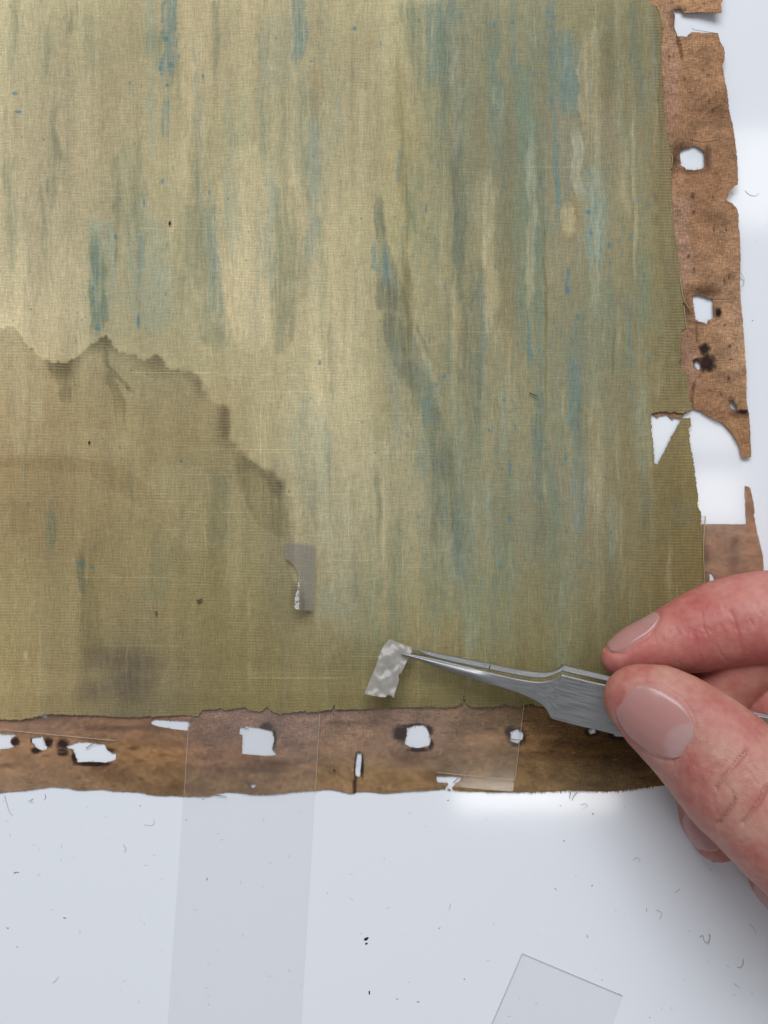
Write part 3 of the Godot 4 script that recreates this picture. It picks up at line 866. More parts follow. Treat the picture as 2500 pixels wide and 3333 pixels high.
	var low_brown := brown_material(Vector2(-200, 1560), Vector2(2720, 1060), 1.6, [0x8A6848, 0x84603E, 0x87664A, 0x8A6C50, 0x84684A, 0x705430, 0x644824, 0x8A6848, 0x94704A, 0x8C663C, 0x856040, 0x90704C, 0x886A4A, 0x785A34, 0x5C421E, 0x7A5E40, 0x8A6C4A, 0x84653F, 0x7C5F3C, 0x8A6C44, 0x84663E, 0x7A603A, 0x665030, 0x8A6430], 8, Rect2(0, 2280, 2500, 310), marks2, 0.34, 1.22)
	b = thing("brown_cloth_border", "horizontal stained brown cloth border with burnt holes under the silk's lower edge", "cloth")
	put("cloth", sheet(low, 0.30, lower_height, 0.22, Vector2(-200, 1560), Vector2(2720, 1060)), low_brown, b)
	fray(low, lower_height, 20, b)
	st = begin()
	for k in 330:
		var x := rng.randf_range(1560, 2130) if k < 190 else rng.randf_range(0, 1560)
		var y := 2577.0
		var o: PackedVector2Array = low[0]
		var best := 1e9
		for p in o:
			if absf(p.x - x) < best and p.y > 2540:
				best = absf(p.x - x)
				y = p.y
		var l := rng.randf_range(3, 9) if k < 190 else rng.randf_range(2, 5)
		tube(st, curve([x, y - 3, x + rng.randf_range(-2, 2), y + l], [0.35, 0.2], 1), 0.05, 0.015, 4)
	var fr := put("frayed_fringe", st.commit(), M.brown_thread, b)
	fr.set_meta("kind", "stuff")
	for a in [[1880, 2578, 1868, 2592, 1862, 2606], [1858, 2576, 1856, 2588, 1854, 2600], [700, 2588, 718, 2590, 738, 2594], [1659, 2404, 1680, 2408, 1703, 2408], [280, 2436, 300, 2422, 322, 2417], [790, 2367, 800, 2370, 810, 2373], [1475, 2548, 1488, 2536, 1502, 2530]]:
		st = begin()
		tube(st, curve(a, [0.55]), 0.10, 0.05)
		put("loose_thread", st.commit(), M.brown_thread, b)


# ------------------------------------------------------------------ clear films

func film(called: String, outline: Array, h: float, mat: Material, label: String, round_n := 0) -> Node3D:
	var o := thing(called, label, "film")
	var hh := func(_x: float, _y: float) -> float: return h
	put("film", sheet([pts(outline)], 0.6, hh, 0.08, Vector2.ZERO, Vector2(2500, 3333)), mat, o)
	return o


func films() -> void:
	var strip := film("clear_film_strip", [620, 2240, 1046, 2240, 976, 3420, 540, 3420], 0.62, M.film, "long upright strip of clear film running from the silk down across the white table")
	var patch := film("clear_film_patch", [-160, 2300, 1706, 2270, 1674, 2540, 1424, 2513, 1040, 2487, 690, 2438, 377, 2410, 0, 2374, -160, 2366], 0.74, M.milky, "milky clear film lying lengthwise along the brown border and over its round holes")
	film("clear_film_patch", [1424, 2516, 1674, 2543, 1670, 2577, 1418, 2556], 0.80, M.milky, "short narrow offcut of clear film at the frayed lower edge of the brown border")
	var square := film("clear_film_square", [1700, 3104, 2028, 3242, 1960, 3430, 1560, 3430], 0.25, M.film, "square of clear film set askew alone on the white table")
	film("rounded_clear_film", [2225, 1338, 2280, 1340, 2320, 1362, 2355, 1386, 2385, 1420, 2408, 1460, 2420, 1520, 2428, 1620, 2430, 1720, 2428, 1960, 2235, 1960], 0.70, M.milky, "round cornered clear film shining over the gap at the right edge of the silk")
	var grey := flat(Color(0.33, 0.37, 0.40), 0.3)
	for e in [[square, [1700, 3104, 2028, 3242], 0.25], [square, [1700, 3104, 1560, 3430], 0.25]]:
		var st := begin()
		tube(st, curve(e[1], [e[2]], 2), 0.05, 0.06, 5)
		put("cut_edge", st.commit(), grey, e[0])
	var pale := flat(Color(0.55, 0.46, 0.37), 0.25)
	for e in [[strip, [616, 2320, 600, 2585], 0.70], [strip, [1042, 2312, 1026, 2580], 0.70], [patch, [1706, 2290, 1676, 2540], 0.82], [patch, [1424, 2514, 1674, 2541], 0.82], [patch, [0, 2375, 377, 2411], 0.82]]:
		var st := begin()
		tube(st, curve(e[1], [e[2]], 2), 0.06, 0.06, 5)
		put("cut_edge", st.commit(), pale, e[0])


# ------------------------------------------------------------------ painted silk

var silk_noise := FastNoiseLite.new()

func silk_height(x: float, y: float) -> float:
	var base := 0.35 + 0.30 * silk_noise.get_noise_2d(x, y) + 0.12 * silk_noise.get_noise_2d(x * 4.0 + 900.0, y * 2.0)
	var over := maxf(clampf((x - 2040.0) / 80.0, 0.0, 1.0), clampf((y - 2180.0) / 80.0, 0.0, 1.0))
	return maxf(base, 0.15) + over * 0.65


func silk() -> void:
	silk_noise.seed = 4
	silk_noise.frequency = 0.0022
	var outline := ragged(pts([-160, -160, 2100, -160, 2106, 0, 2115, 11, 2137, 19, 2146, 43, 2152, 65, 2157, 90, 2154, 136, 2153, 217, 2157, 298, 2163, 380, 2169, 434, 2180, 475, 2188, 507, 2186, 542, 2184, 617, 2187, 671, 2194, 725, 2202, 793, 2210, 847, 2215, 902, 2224, 942, 2225, 1000, 2229, 1030, 2236, 1068, 2221, 1074, 2218, 1095, 2215, 1144, 2217, 1177, 2210, 1174, 2213, 1198, 2237, 1212, 2237, 1253, 2240, 1293, 2251, 1315, 2252, 1334, 2218, 1345, 2196, 1340, 2184, 1343, 2170, 1338, 2140, 1342, 2119, 1343,
		2120, 1375, 2123, 1419, 2129, 1473, 2129, 1503, 2137, 1515, 2148, 1497, 2163, 1467, 2184, 1425, 2199, 1398, 2214, 1374, 2217, 1360, 2247, 1360, 2251, 1387, 2242, 1395, 2247, 1449, 2256, 1494, 2263, 1548, 2269, 1583, 2272, 1613, 2272, 1655, 2281, 1661, 2283, 1718, 2289, 1777, 2292, 1852, 2296, 1909, 2300, 2000, 2305, 2150, 2310, 2290,
		1850, 2300, 1790, 2302, 1755, 2300, 1725, 2290, 1690, 2301, 1642, 2292, 1619, 2301, 1536, 2301, 1516, 2290, 1510, 2236, 1505, 2292, 1476, 2303, 1363, 2301, 1250, 2304, 1175, 2309, 1092, 2309, 1088, 2290, 1080, 2310, 1002, 2320, 995, 2313, 916, 2324, 893, 2320, 870, 2303, 844, 2317, 810, 2313, 799, 2301, 731, 2313, 723, 2305, 656, 2313, 648, 2331, 603, 2328, 520, 2332, 392, 2335, 332, 2330, 249, 2328, 196, 2326, 151, 2322, 113, 2335, 60, 2343, 0, 2343, -160, 2345]), 3.2, 61, 3.0, 0.2)
	var s := thing("painted_silk", "torn piece of cream and blue green streaked painted silk", "silk")
	put("cloth", sheet([outline], 0.38, silk_height, 0.16, Vector2(-400, -400), Vector2(2740, 2808)), silk_material(), s)
	for a in [[2213, 900, 2224, 968, 2240, 998, 2251, 1012], [2296, 1679, 2290, 1777, 2292, 1850, 2295, 1915], [2226, 995, 2231, 1040, 2236, 1070], [2137, 19, 2148, 36, 2153, 60], [2186, 500, 2189, 520, 2186, 548], [2156, 90, 2160, 66, 2161, 58]]:
		var st := begin()
		tube(st, curve(a, [1.2, 1.35, 1.3, 1.1]), 0.14, 0.06)
		put("loose_thread", st.commit(), M.thread, s)
	var st2 := begin()
	for k in 420:
		var p: Vector2 = outline[rng.randi_range(0, outline.size() - 1)]
		if p.x < 0 or p.y < 0:
			continue
		var d := Vector2(rng.randf_range(-1.5, 1.5), rng.randf_range(2, 8)) if p.y > 2270 else Vector2(rng.randf_range(2, 7), rng.randf_range(-2, 2))
		tube(st2, curve([p.x - d.x * 0.5, p.y - d.y * 0.5, p.x + d.x * 0.4, p.y + d.y * 0.5, p.x + d.x, p.y + d.y], [silk_height(p.x, p.y) + 0.06, silk_height(p.x, p.y) + 0.1, silk_height(p.x, p.y) - 0.1], 1), 0.045, 0.02, 4)
	put("frayed_fringe", st2.commit(), M.thread, s).set_meta("kind", "stuff")
	for a in [[640, 1955, 652, 1952, 660, 1950], [645, 1962, 648, 1958, 655, 1957], [508, 1990, 509, 1999, 508, 2006]]:
		var st := begin()
		tube(st, curve(a, [0.95]), 0.22, 0.1)
		put("small_tear", st.commit(), M.brown_thread, s)


# ------------------------------------------------------------------ gel pieces

func gels() -> void:
	var n := noise(71, 0.05, 3)
	var im := n.get_seamless_image(256, 256, false, false, 0.1, true)
	im.convert(Image.FORMAT_L8)
	var bump := ImageTexture.create_from_image(im)
	var m := flat(Color(0.34, 0.315, 0.28, 0.42), 0.12)
	m.transparency = BaseMaterial3D.TRANSPARENCY_ALPHA
	m.heightmap_enabled = true
	m.heightmap_texture = bump
	m.heightmap_scale = 0.010
	m.uv1_scale = Vector3(9, 10, 1)
	var o := thing("gel_piece", "grey translucent gel offcut with a scooped left side lying on the silk", "gel")
	var h1 := func(x: float, y: float) -> float:
		var left := clampf((992.0 - x) / 16.0, 0.0, 1.0) * pow(clampf((y - 1866.0) / 120.0, 0.0, 1.0), 1.25)
		var right := clampf((x - 1008.0) / 16.0, 0.0, 1.0) * clampf((y - 1870.0) / 60.0, 0.0, 1.0)
		return 1.55 + 2.7 * left + 0.6 * right * right
	put("gel", sheet([ragged(pts([927, 1763, 936, 1763, 964, 1768, 1024, 1774, 1027, 1810, 1026, 1880, 1021, 1940, 1020, 1987, 990, 1986, 957, 1982, 958, 1960, 961, 1935, 967, 1920, 971, 1890, 972, 1870, 966, 1855, 955, 1838, 946, 1828, 935, 1820, 929, 1822, 929, 1800]), 0.5, 72)], 0.25, h1, 0.8, Vector2.ZERO, Vector2(2500, 3333)), m, o)
	o = thing("gel_piece", "shiny silvery gel rectangle gripped in the tips of the tweezers", "gel")
	var m2 := flat(Color(0.66, 0.63, 0.58, 0.34), 0.09)
	m2.refraction_enabled = true
	m2.refraction_scale = 0.035
	m2.heightmap_enabled = true
	m2.heightmap_texture = bump
	m2.heightmap_scale = 0.010
	m2.uv1_scale = Vector3(5, 6, 1)
	var wave := noise(74, 0.014, 2)
	var h2 := func(x: float, y: float) -> float:
		var d := (y - 2080.0) / 200.0
		return 2.9 + 4.3 * d + 0.25 * sin((x - 1185.0) * 0.035) + 0.38 * wave.get_noise_2d(x, y)
	put("gel", sheet([ragged(pts([1269, 2081, 1290, 2090, 1343, 2109, 1340, 2124, 1326, 2150, 1306, 2192, 1300, 2194, 1297, 2202, 1300, 2212, 1281, 2274, 1272, 2264, 1262, 2262, 1254, 2272, 1185, 2260, 1203, 2215, 1221, 2174, 1235, 2130, 1248, 2103]), 0.5, 73)], 0.25, h2, 0.9, Vector2.ZERO, Vector2(2500, 3333), true), m2, o)


# ------------------------------------------------------------------ tweezers

func steel() -> StandardMaterial3D:
	# brushed along the length: short streaks in roughness and relief
	var im := noise(81, 0.12, 3).get_image(64, 512, false, false, true)
	im.convert(Image.FORMAT_L8)
	im.resize(512, 512, Image.INTERPOLATE_CUBIC)
	var t := ImageTexture.create_from_image(im)
	var im2 := noise(82, 0.09, 3).get_image(96, 256, false, false, true)
	im2.convert(Image.FORMAT_L8)
	im2.resize(512, 512, Image.INTERPOLATE_CUBIC)
	var bytes := im2.get_data()
	var d2 := PackedByteArray()
	d2.resize(512 * 512)
	for i in d2.size():
		d2[i] = 60 + bytes[i] / 2
	var m := flat(Color(0.37, 0.365, 0.36), 1.0, 1.0)
	m.roughness_texture = tex(512, 512, d2, Image.FORMAT_L8)
	m.heightmap_enabled = true
	m.heightmap_texture = t
	m.heightmap_scale = 0.0011
	m.uv1_scale = Vector3(1.0, 2, 1)
	return m


func arm(stations: Array, thick: float, base: float, rise: float, roll: float) -> ArrayMesh:
	# stations: top edge x, y, bottom edge x, y, height of the broad face
	var st := begin()
	var rows := []
	for s in stations:
		var h: float = s[4]
		var a := P(s[0], s[1], h)
		var b := P(s[2], s[3], h)
		var wide := a.distance_to(b)
		# each broad face is one plane: it rises along the arm and is rolled a little about its length
		for k in 2:
			var px: float = s[k * 2]
			var py: float = s[k * 2 + 1]
			var along := Vector2(px - 1307.0, py - 2127.0).dot(Vector2(0.979, 0.203)) * K
			var across := Vector2(px - 1307.0, py - 2127.0).dot(Vector2(-0.203, 0.979)) * K
			var hh := base + along * rise - across * roll
			if k == 0:
				a = P(px, py, hh)
			else:
				b = P(px, py, hh)
		var t := minf(thick, 0.35 + wide * (700.0 if thick < 2.0 else 1600.0)) * 0.001
		var u := (b - a).normalized()
		var bev := minf(0.00022, wide * 0.3)
		var rnd: float = s[5] if s.size() > 5 else 0.0
		var up := Vector3(0, 1, 0)
		var mid := (a + b) * 0.5 + up * rnd * 0.001
		rows.append([a - up * (t * 0.8), a - up * bev, a + u * bev, a.lerp(b, 0.25) + up * rnd * 0.00075, mid, a.lerp(b, 0.75) + up * rnd * 0.00075, b - u * bev, b - up * bev, b - up * (t * 0.8), b - u * bev - up * t, a + u * bev - up * t])
	var m: int = rows[0].size()
	for i in rows.size() - 1:
		for k in m:
			var k2 := (k + 1) % m
			var q := [rows[i][k], rows[i + 1][k], rows[i + 1][k2], rows[i][k2]]
			st.set_smooth_group(k if k < 2 or k > 5 else 20)
			for j in [0, 1, 2, 0, 2, 3]:
				var f: float = i + (1 if j == 1 or j == 2 else 0)
				st.set_uv(Vector2(f / (rows.size() - 1), float(k + (1 if j > 1 else 0)) / m))
				st.add_vertex(q[j])
	for e in [0, rows.size() - 1]:
		st.set_smooth_group(40 + e)
		for k in range(1, m - 1):
			for j in ([0, k + 1, k] if e == 0 else [0, k, k + 1]):
				st.set_uv(Vector2.ZERO)
				st.add_vertex(rows[e][j])
	st.generate_normals()
	return st.commit()


func blend_stations(keys: Array, n: int) -> Array:
	var out := []
	for i in keys.size() - 1:
		for j in n:
			var t := float(j) / n
			var row := []
			for k in keys[0].size():
				var p0: float = keys[maxi(i - 1, 0)][k]
				var p3: float = keys[mini(i + 2, keys.size() - 1)][k]
				row.append(cubic_interpolate(keys[i][k], keys[i + 1][k], p0, p3, t))
			out.append(row)
	out.append(keys[-1])
	return out


func tweezers() -> void:
	var m := steel()
	var o := thing("tweezers", "fine pointed brushed steel tweezers held between thumb and forefinger", "tweezers")
	var near := [[1307, 2126, 1306, 2129, 4.6, 0.0], [1378, 2138, 1378, 2155, 6.0, 0.5], [1454, 2155, 1454, 2182, 7.3, 0.7], [1530, 2174, 1530, 2206, 8.6, 0.6], [1584, 2187, 1584, 2225, 9.6, 0.2], [1640, 2201, 1640, 2240, 10.6, 0.0], [1692, 2212, 1688, 2256, 11.4, 0.0], [1747, 2220, 1732, 2275, 12.0, 0.0],
		[1785, 2217, 1762, 2293, 12.5, 0.0], [1808, 2210, 1782, 2315, 12.9, 0.0], [1826, 2201, 1793, 2336, 13.1, 0.0], [1834, 2198, 1812, 2344, 13.3, 0.0], [1910, 2216, 1880, 2362, 14.4, 0.0], [1986, 2233, 1960, 2380, 15.6, 0.0], [2200, 2281, 2165, 2428, 18.2, 0.0], [2440, 2324, 2420, 2450, 21.0, 0.0], [2620, 2356, 2612, 2440, 23.0, 0.0]]
	put("upper_arm", arm(blend_stations(near, 5), 1.1, 4.6, 0.185, 0.12), m, o)
	var far := [[1342, 2110, 1340, 2114, 2.2, 0.0], [1421, 2127, 1419, 2142, 3.6, 0.0], [1530, 2149, 1528, 2167, 5.4, 0.0], [1600, 2163, 1597, 2181, 6.4, 0.0], [1693, 2182, 1690, 2200, 7.6, 0.0], [1763, 2190, 1757, 2208, 8.4, 0.0],
		[1796, 2187, 1788, 2203, 8.9, 0.0], [1817, 2179, 1811, 2194, 9.2, 0.0], [1834, 2168, 1828, 2187, 9.5, 0.0], [1842, 2168, 1838, 2188, 9.7, 0.0], [1920, 2187, 1916, 2205, 10.8, 0.0], [2002, 2206, 1998, 2223, 12.0, 0.0], [2210, 2256, 2206, 2272, 15.2, 0.0], [2440, 2314, 2437, 2328, 19.4, 0.0], [2620, 2354, 2618, 2366, 21.8, 0.0]]
	put("lower_arm", arm(blend_stations(far, 5), 2.6, 2.4, 0.19, -0.10), m, o)
	var st := begin()
	tube(st, curve([1596, 2164, 1594, 2171, 1592, 2178], [6.42]), 0.10, 0.14)
	tube(st, curve([1579, 2163, 1579, 2166, 1578, 2169], [6.2]), 0.06, 0.06)
	put("engraved_mark", st.commit(), M.ink, o)
	st = begin()
	tube(st, curve([1888, 2214, 1897, 2221, 1905, 2222], [14.32]), 0.05, 0.05)
	put("scratch", st.commit(), M.ink, o)


# ------------------------------------------------------------------ the hand

var bone_a := PackedVector3Array()
var bone_b := PackedVector3Array()
var bone_ra := PackedFloat32Array()
var bone_rb := PackedFloat32Array()
var bone_n := PackedVector3Array()
var bone_flat := PackedFloat32Array()
var bone_f := PackedInt32Array()
var bone_ab := PackedVector3Array()
var bone_il := PackedFloat32Array()
var bone_k := PackedFloat32Array()
var creases := []

func chain(f: int, p: Array, thin: float, up: Vector3) -> void:
	# p: x, y, height, half width (mm) at each joint
	for i in p.size() - 1:
		var a := mm(p[i][0], p[i][1], p[i][2])
		var b := mm(p[i + 1][0], p[i + 1][1], p[i + 1][2])
		bone_a.append(a)
		bone_b.append(b)
		bone_ra.append(p[i][3])
		bone_rb.append(p[i + 1][3])
		var d := (b - a).normalized()
		bone_n.append((up - d * up.dot(d)).normalized())
		bone_flat.append(thin)
		bone_ab.append(b - a)
		bone_il.append(1.0 / (b - a).length_squared())
		bone_k.append(1.0 / thin - 1.0)
		bone_f.append(f)


func smin(a: float, b: float, k: float) -> float:
	var h := maxf(k - absf(a - b), 0.0) / k
	return minf(a, b) - h * h * k * 0.25


func bone(i: int, p: Vector3) -> float:
	# distance to one tapered bone with an oval section, thinner along its own n
	var v := p - bone_a[i]
	var t := clampf(v.dot(bone_ab[i]) * bone_il[i], 0.0, 1.0)
	v -= bone_ab[i] * t
	var n := bone_n[i]
	var l := (v + n * (v.dot(n) * bone_k[i])).length()
	if l < 0.001:
		return -bone_ra[i] * bone_flat[i]
	return (l - bone_ra[i] - (bone_rb[i] - bone_ra[i]) * t) * v.length() / l


func field(p: Vector3, list: PackedInt32Array) -> float:
	# palm bones come first in every list, then finger by finger
	var palm := 1e3
	var best := 1e3
	var acc := 1e3
	var cur := -1
	for i in list:
		var f := bone_f[i]
		var d := bone(i, p)
		if f == 5:
			palm = smin(palm, d, 9.0)
		elif f != cur:
			if cur >= 0:
				best = smin(best, smin(acc, palm, 6.0), 0.6)
			cur = f
			acc = d
		else:
			acc = smin(acc, d, 4.5)
	if cur < 0:
		return palm
	return smin(best, smin(acc, palm, 6.0), 0.6)


func crease_depth(p: Vector3) -> Vector2:
	# (depth, how much of it is the skin line)
	var out := 0.0
	var line := 0.0
	for c in creases:
		var w: float = c[1]
		if not c[3].has_point(p):
			continue
		var q: PackedVector3Array = c[0]
		var best := 1e9
		var part := 0.0
		for i in q.size() - 1:
			var ab := q[i + 1] - q[i]
			var t := clampf((p - q[i]).dot(ab) / ab.length_squared(), 0.0, 1.0)
			var dd := p.distance_squared_to(q[i] + ab * t)
			if dd < best:
				best = dd
				part = (i + t) / (q.size() - 1)
		var e := exp(-best / (w * w)) * (clampf(minf(part, 1.0 - part) * 9.0 + 0.15, 0.0, 1.0) if c[5] else 1.0)
		out += c[2] * e
		line = maxf(line, e * c[4])
	return Vector2(out, line)


func of_finger(f: int) -> PackedInt32Array:
	var out := PackedInt32Array()
	for i in bone_a.size():
		if f < 0 or bone_f[i] == f:
			out.append(i)
	return out


func all_bones() -> PackedInt32Array:
	return PackedInt32Array(range(bone_a.size()))


func onto(x: float, y: float, finger := -1) -> Vector3:
	# the first skin met straight below the grid point, seen from over the middle of the table
	var from := Vector3(0, EYE, 0)
	var d := (mm(x, y) - from).normalized()
	var list := of_finger(finger)
	var t := 150.0
	for i in 90:
		var v := field(from + d * t, list)
		t += clampf(v * 0.7, 0.01, 8.0)
		if v < 0.02:
			break
	return from + d * t


func gradient(p: Vector3, list: PackedInt32Array) -> Vector3:
	var e := 0.15
	return Vector3(field(p + Vector3(e, 0, 0), list) - field(p - Vector3(e, 0, 0), list), field(p + Vector3(0, e, 0), list) - field(p - Vector3(0, e, 0), list), field(p + Vector3(0, 0, e), list) - field(p - Vector3(0, 0, e), list)).normalized()


func add_crease(p: Array, w: float, depth: float, tint: float, f: int) -> void:
	var q := PackedVector3Array()
	var raw := pts(p)
	var box := AABB()
	for i in raw.size():
		var v := onto(raw[i].x, raw[i].y, f)
		if q.is_empty():
			box = AABB(v, Vector3.ZERO)
		q.append(v)
		box = box.expand(v)
	creases.append([q, w, depth, box.grow(2.5 * w), tint, true])


func person() -> void:
	var up := Vector3(0, 1, 0)
	# 0 thumb, 1 forefinger, 2 middle, 3 ring, 4 little, 5 palm and wrist
	chain(5, [[3260, 2180, 36.0, 11.0], [3700, 2500, 36.0, 14.0], [4150, 2720, 36.0, 17.0], [5000, 3000, 36.0, 20.0]], 0.9, up)
	chain(5, [[3320, 2400, 37.0, 12.0], [3750, 2600, 36.0, 15.0], [4150, 2800, 35.0, 17.0], [5000, 3050, 36.0, 20.0]], 0.9, up)
	chain(5, [[3300, 2640, 36.0, 12.0], [3760, 2750, 36.0, 15.0], [4150, 2860, 35.0, 17.0]], 0.9, up)
	chain(5, [[3230, 2860, 34.0, 11.0], [3300, 3050, 36.0, 15.0], [3760, 2900, 35.0, 15.0], [4150, 2860, 35.0, 16.0]], 0.9, up)
	chain(0, [[2062, 2266, 21.0, 6.0], [2110, 2290, 21.6, 8.1], [2180, 2335, 22.6, 9.5], [2262, 2400, 24.0, 10.6], [2345, 2478, 26.0, 11.6], [2420, 2560, 28.5, 12.3], [2560, 2700, 33.0, 12.2], [2760, 2880, 38.0, 13.5], [3060, 3040, 38.0, 15.0], [3300, 3050, 37.0, 17.0]], 0.74, Vector3(-0.22, 0.94, 0.26))
	chain(1, [[2012, 2142, 10.0, 3.9], [2070, 2118, 10.2, 4.7], [2150, 2096, 10.6, 5.9], [2240, 2069, 11.0, 8.0], [2335, 2036, 12.0, 9.2], [2420, 2020, 13.5, 9.8], [2520, 2008, 15.5, 10.0], [2800, 2000, 22.0, 10.2], [3260, 2180, 36.0, 11.0]], 0.92, Vector3(-0.3, 0.4, -0.85))
	chain(2, [[2340, 2726, 8.0, 5.6], [2325, 2660, 8.2, 6.8], [2285, 2500, 8.2, 7.4], [2300, 2330, 8.6, 7.6], [2420, 2170, 10.5, 7.4], [2560, 2040, 15.0, 8.6], [2800, 2100, 24.0, 9.0], [3320, 2400, 38.0, 10.5]], 0.95, up)
	chain(3, [[2572, 2920, 7.6, 5.2], [2548, 2855, 7.8, 6.6], [2470, 2660, 8.4, 7.4], [2440, 2460, 9.0, 7.6], [2520, 2300, 10.5, 7.6], [2700, 2260, 16.0, 8.4], [2900, 2350, 24.0, 8.8], [3300, 2640, 37.0, 10.0]], 0.95, up)
	chain(4, [[2740, 3080, 7.0, 4.8], [2700, 2980, 7.4, 6.0], [2680, 2760, 9.0, 6.6], [2780, 2600, 14.0, 7.2], [3000, 2680, 24.0, 7.8], [3230, 2860, 34.0, 9.0]], 0.95, up)
	# nails first: each is a bent plate lying on the finger, its rim makes a groove in the skin
	var nails := [nail(0, 5.6, Vector3(-0.22, 0.94, 0.25), 17.0, 7.4, 0.62, 0.8), nail(1, 5.0, Vector3(-0.32, 0.14, -0.94), 14.5, 4.9, 0.5, 0.4), nail(2, 4.2, Vector3(-0.72, 0.68, 0.1), 10.5, 4.9, 1.2, 0.2), nail(3, 3.4, Vector3(-0.75, 0.62, 0.1), 10.5, 4.7, 0.8, 0.2)]

	# creases over the thumb joint and along the forefinger
	for a in [[[2437, 2438, 2400, 2482, 2360, 2526, 2335, 2562, 2326, 2574], 0.38, 0.32, 1.0], [[2396, 2596, 2386, 2618, 2364, 2650, 2334, 2692], 0.42, 0.36, 1.0], [[2500, 2552, 2478, 2602, 2442, 2652, 2408, 2692], 0.42, 0.36, 1.0],
		[[2330, 2560, 2322, 2600, 2328, 2640, 2350, 2668], 0.5, 0.12, 0.12], [[2356, 2548, 2378, 2574, 2394, 2598], 0.5, 0.12, 0.15], [[2190, 2470, 2205, 2520, 2220, 2560], 0.4, 0.12, 0.3], [[2235, 2500, 2228, 2560, 2240, 2590], 0.4, 0.13, 0.3], [[2262, 2540, 2256, 2590, 2266, 2620], 0.4, 0.12, 0.3],
		[[2285, 2520, 2272, 2570, 2276, 2620, 2290, 2650], 0.4, 0.13, 0.3], [[2300, 2490, 2325, 2466, 2345, 2450], 0.4, 0.10, 0.2], [[2360, 2470, 2330, 2500, 2310, 2530], 0.4, 0.10, 0.2], [[2424, 2500, 2450, 2530, 2470, 2560], 0.4, 0.12, 0.25], [[2440, 2480, 2462, 2512], 0.35, 0.1, 0.2], [[2390, 2740, 2420, 2744, 2450, 2730], 0.45, 0.12, 0.2],
		[[2180, 2450, 2196, 2490], 0.35, 0.1, 0.2], [[2212, 2480, 2216, 2520], 0.35, 0.1, 0.2], [[2248, 2420, 2262, 2470], 0.4, 0.08, 0.1],
		[[2372, 1984, 2388, 2012, 2402, 2060, 2414, 2120], 0.5, 0.30, 0.5], [[2284, 1990, 2288, 2030, 2300, 2070], 0.4, 0.12, 0.3], [[2352, 1966, 2366, 2000, 2376, 2040], 0.4, 0.12, 0.25], [[2328, 2090, 2345, 2125, 2368, 2155], 0.4, 0.12, 0.2], [[2210, 2150, 2214, 2180], 0.4, 0.1, 0.15], [[2460, 1950, 2470, 1990, 2490, 2010], 0.4, 0.12, 0.2]]:
		add_crease(a[0], a[1] * 1.0, a[2] * (1.8 if a[3] > 0.8 else 0.8), a[3], 0 if a[0][1] > 2200 else 1)
	var cr := RandomNumberGenerator.new()
	cr.seed = 5
	for k in 44:   # fine lines fanning across the side of the forefinger
		var x := 2110.0 + k * 8.4 + cr.randf_range(-3, 3)
		var y := 2055.0 - (x - 2150.0) * 0.12 + cr.randf_range(-8, 8)
		var l := cr.randf_range(14, 34)
		var lean := cr.randf_range(2, 14)
		add_crease([x, y, x + lean * 0.4, y + l * 0.5, x + lean, y + l], 0.42, 0.065, 0.0, 1)
	for k in 46:   # and over the back of the thumb
		var x := 2250.0 + cr.randf_range(0, 230)
		var y := 2430.0 + (x - 2250.0) * 0.55 + cr.randf_range(-60, 90)
		var l := cr.randf_range(14, 40)
		add_crease([x, y, x - l * 0.35, y + l * 0.5, x - l * 0.55, y + l], 0.45, 0.06, 0.0, 0)
	var o := thing("person", "bare hand reaching in from the right, pinching steel tweezers with thumb and forefinger", "person")
	# one skin: fine where it is seen close, coarser over the palm and wrist
	var fine := hand_mesh(0.55, -1e9, 99.0)
	var rest := hand_mesh(1.8, 96.5, 330.0)
	var shift: int = fine[0].size()
	for i in rest[3]:
		fine[3].append(i + shift)
	for k in 3:
		fine[k].append_array(rest[k])
	put("hand", arrays_mesh(fine[0], fine[1], fine[3], PackedVector2Array(), fine[2]), skin(), o)
	var nm := flat(Color.WHITE, 0.27)
	nm.vertex_color_use_as_albedo = true
	nm.subsurf_scatter_enabled = true
	nm.subsurf_scatter_strength = 0.05
	for q in nails:
		put("fingernail", q, nm, o)


func skin() -> StandardMaterial3D:
	var n := noise(91, 0.07, 2, FastNoiseLite.TYPE_CELLULAR)
	n.cellular_return_type = FastNoiseLite.RETURN_DISTANCE2_SUB
	var im := n.get_seamless_image(512, 512, false, false, 0.1, true)
	im.convert(Image.FORMAT_L8)
	var m := flat(Color.WHITE, 0.52)
	m.vertex_color_use_as_albedo = true
	m.subsurf_scatter_enabled = true
	m.subsurf_scatter_strength = 0.06
	m.heightmap_enabled = true
	m.heightmap_texture = ImageTexture.create_from_image(im)
	m.heightmap_scale = 0.009
	m.uv1_triplanar = true
	m.uv1_scale = Vector3(60, 60, 60)
	return m


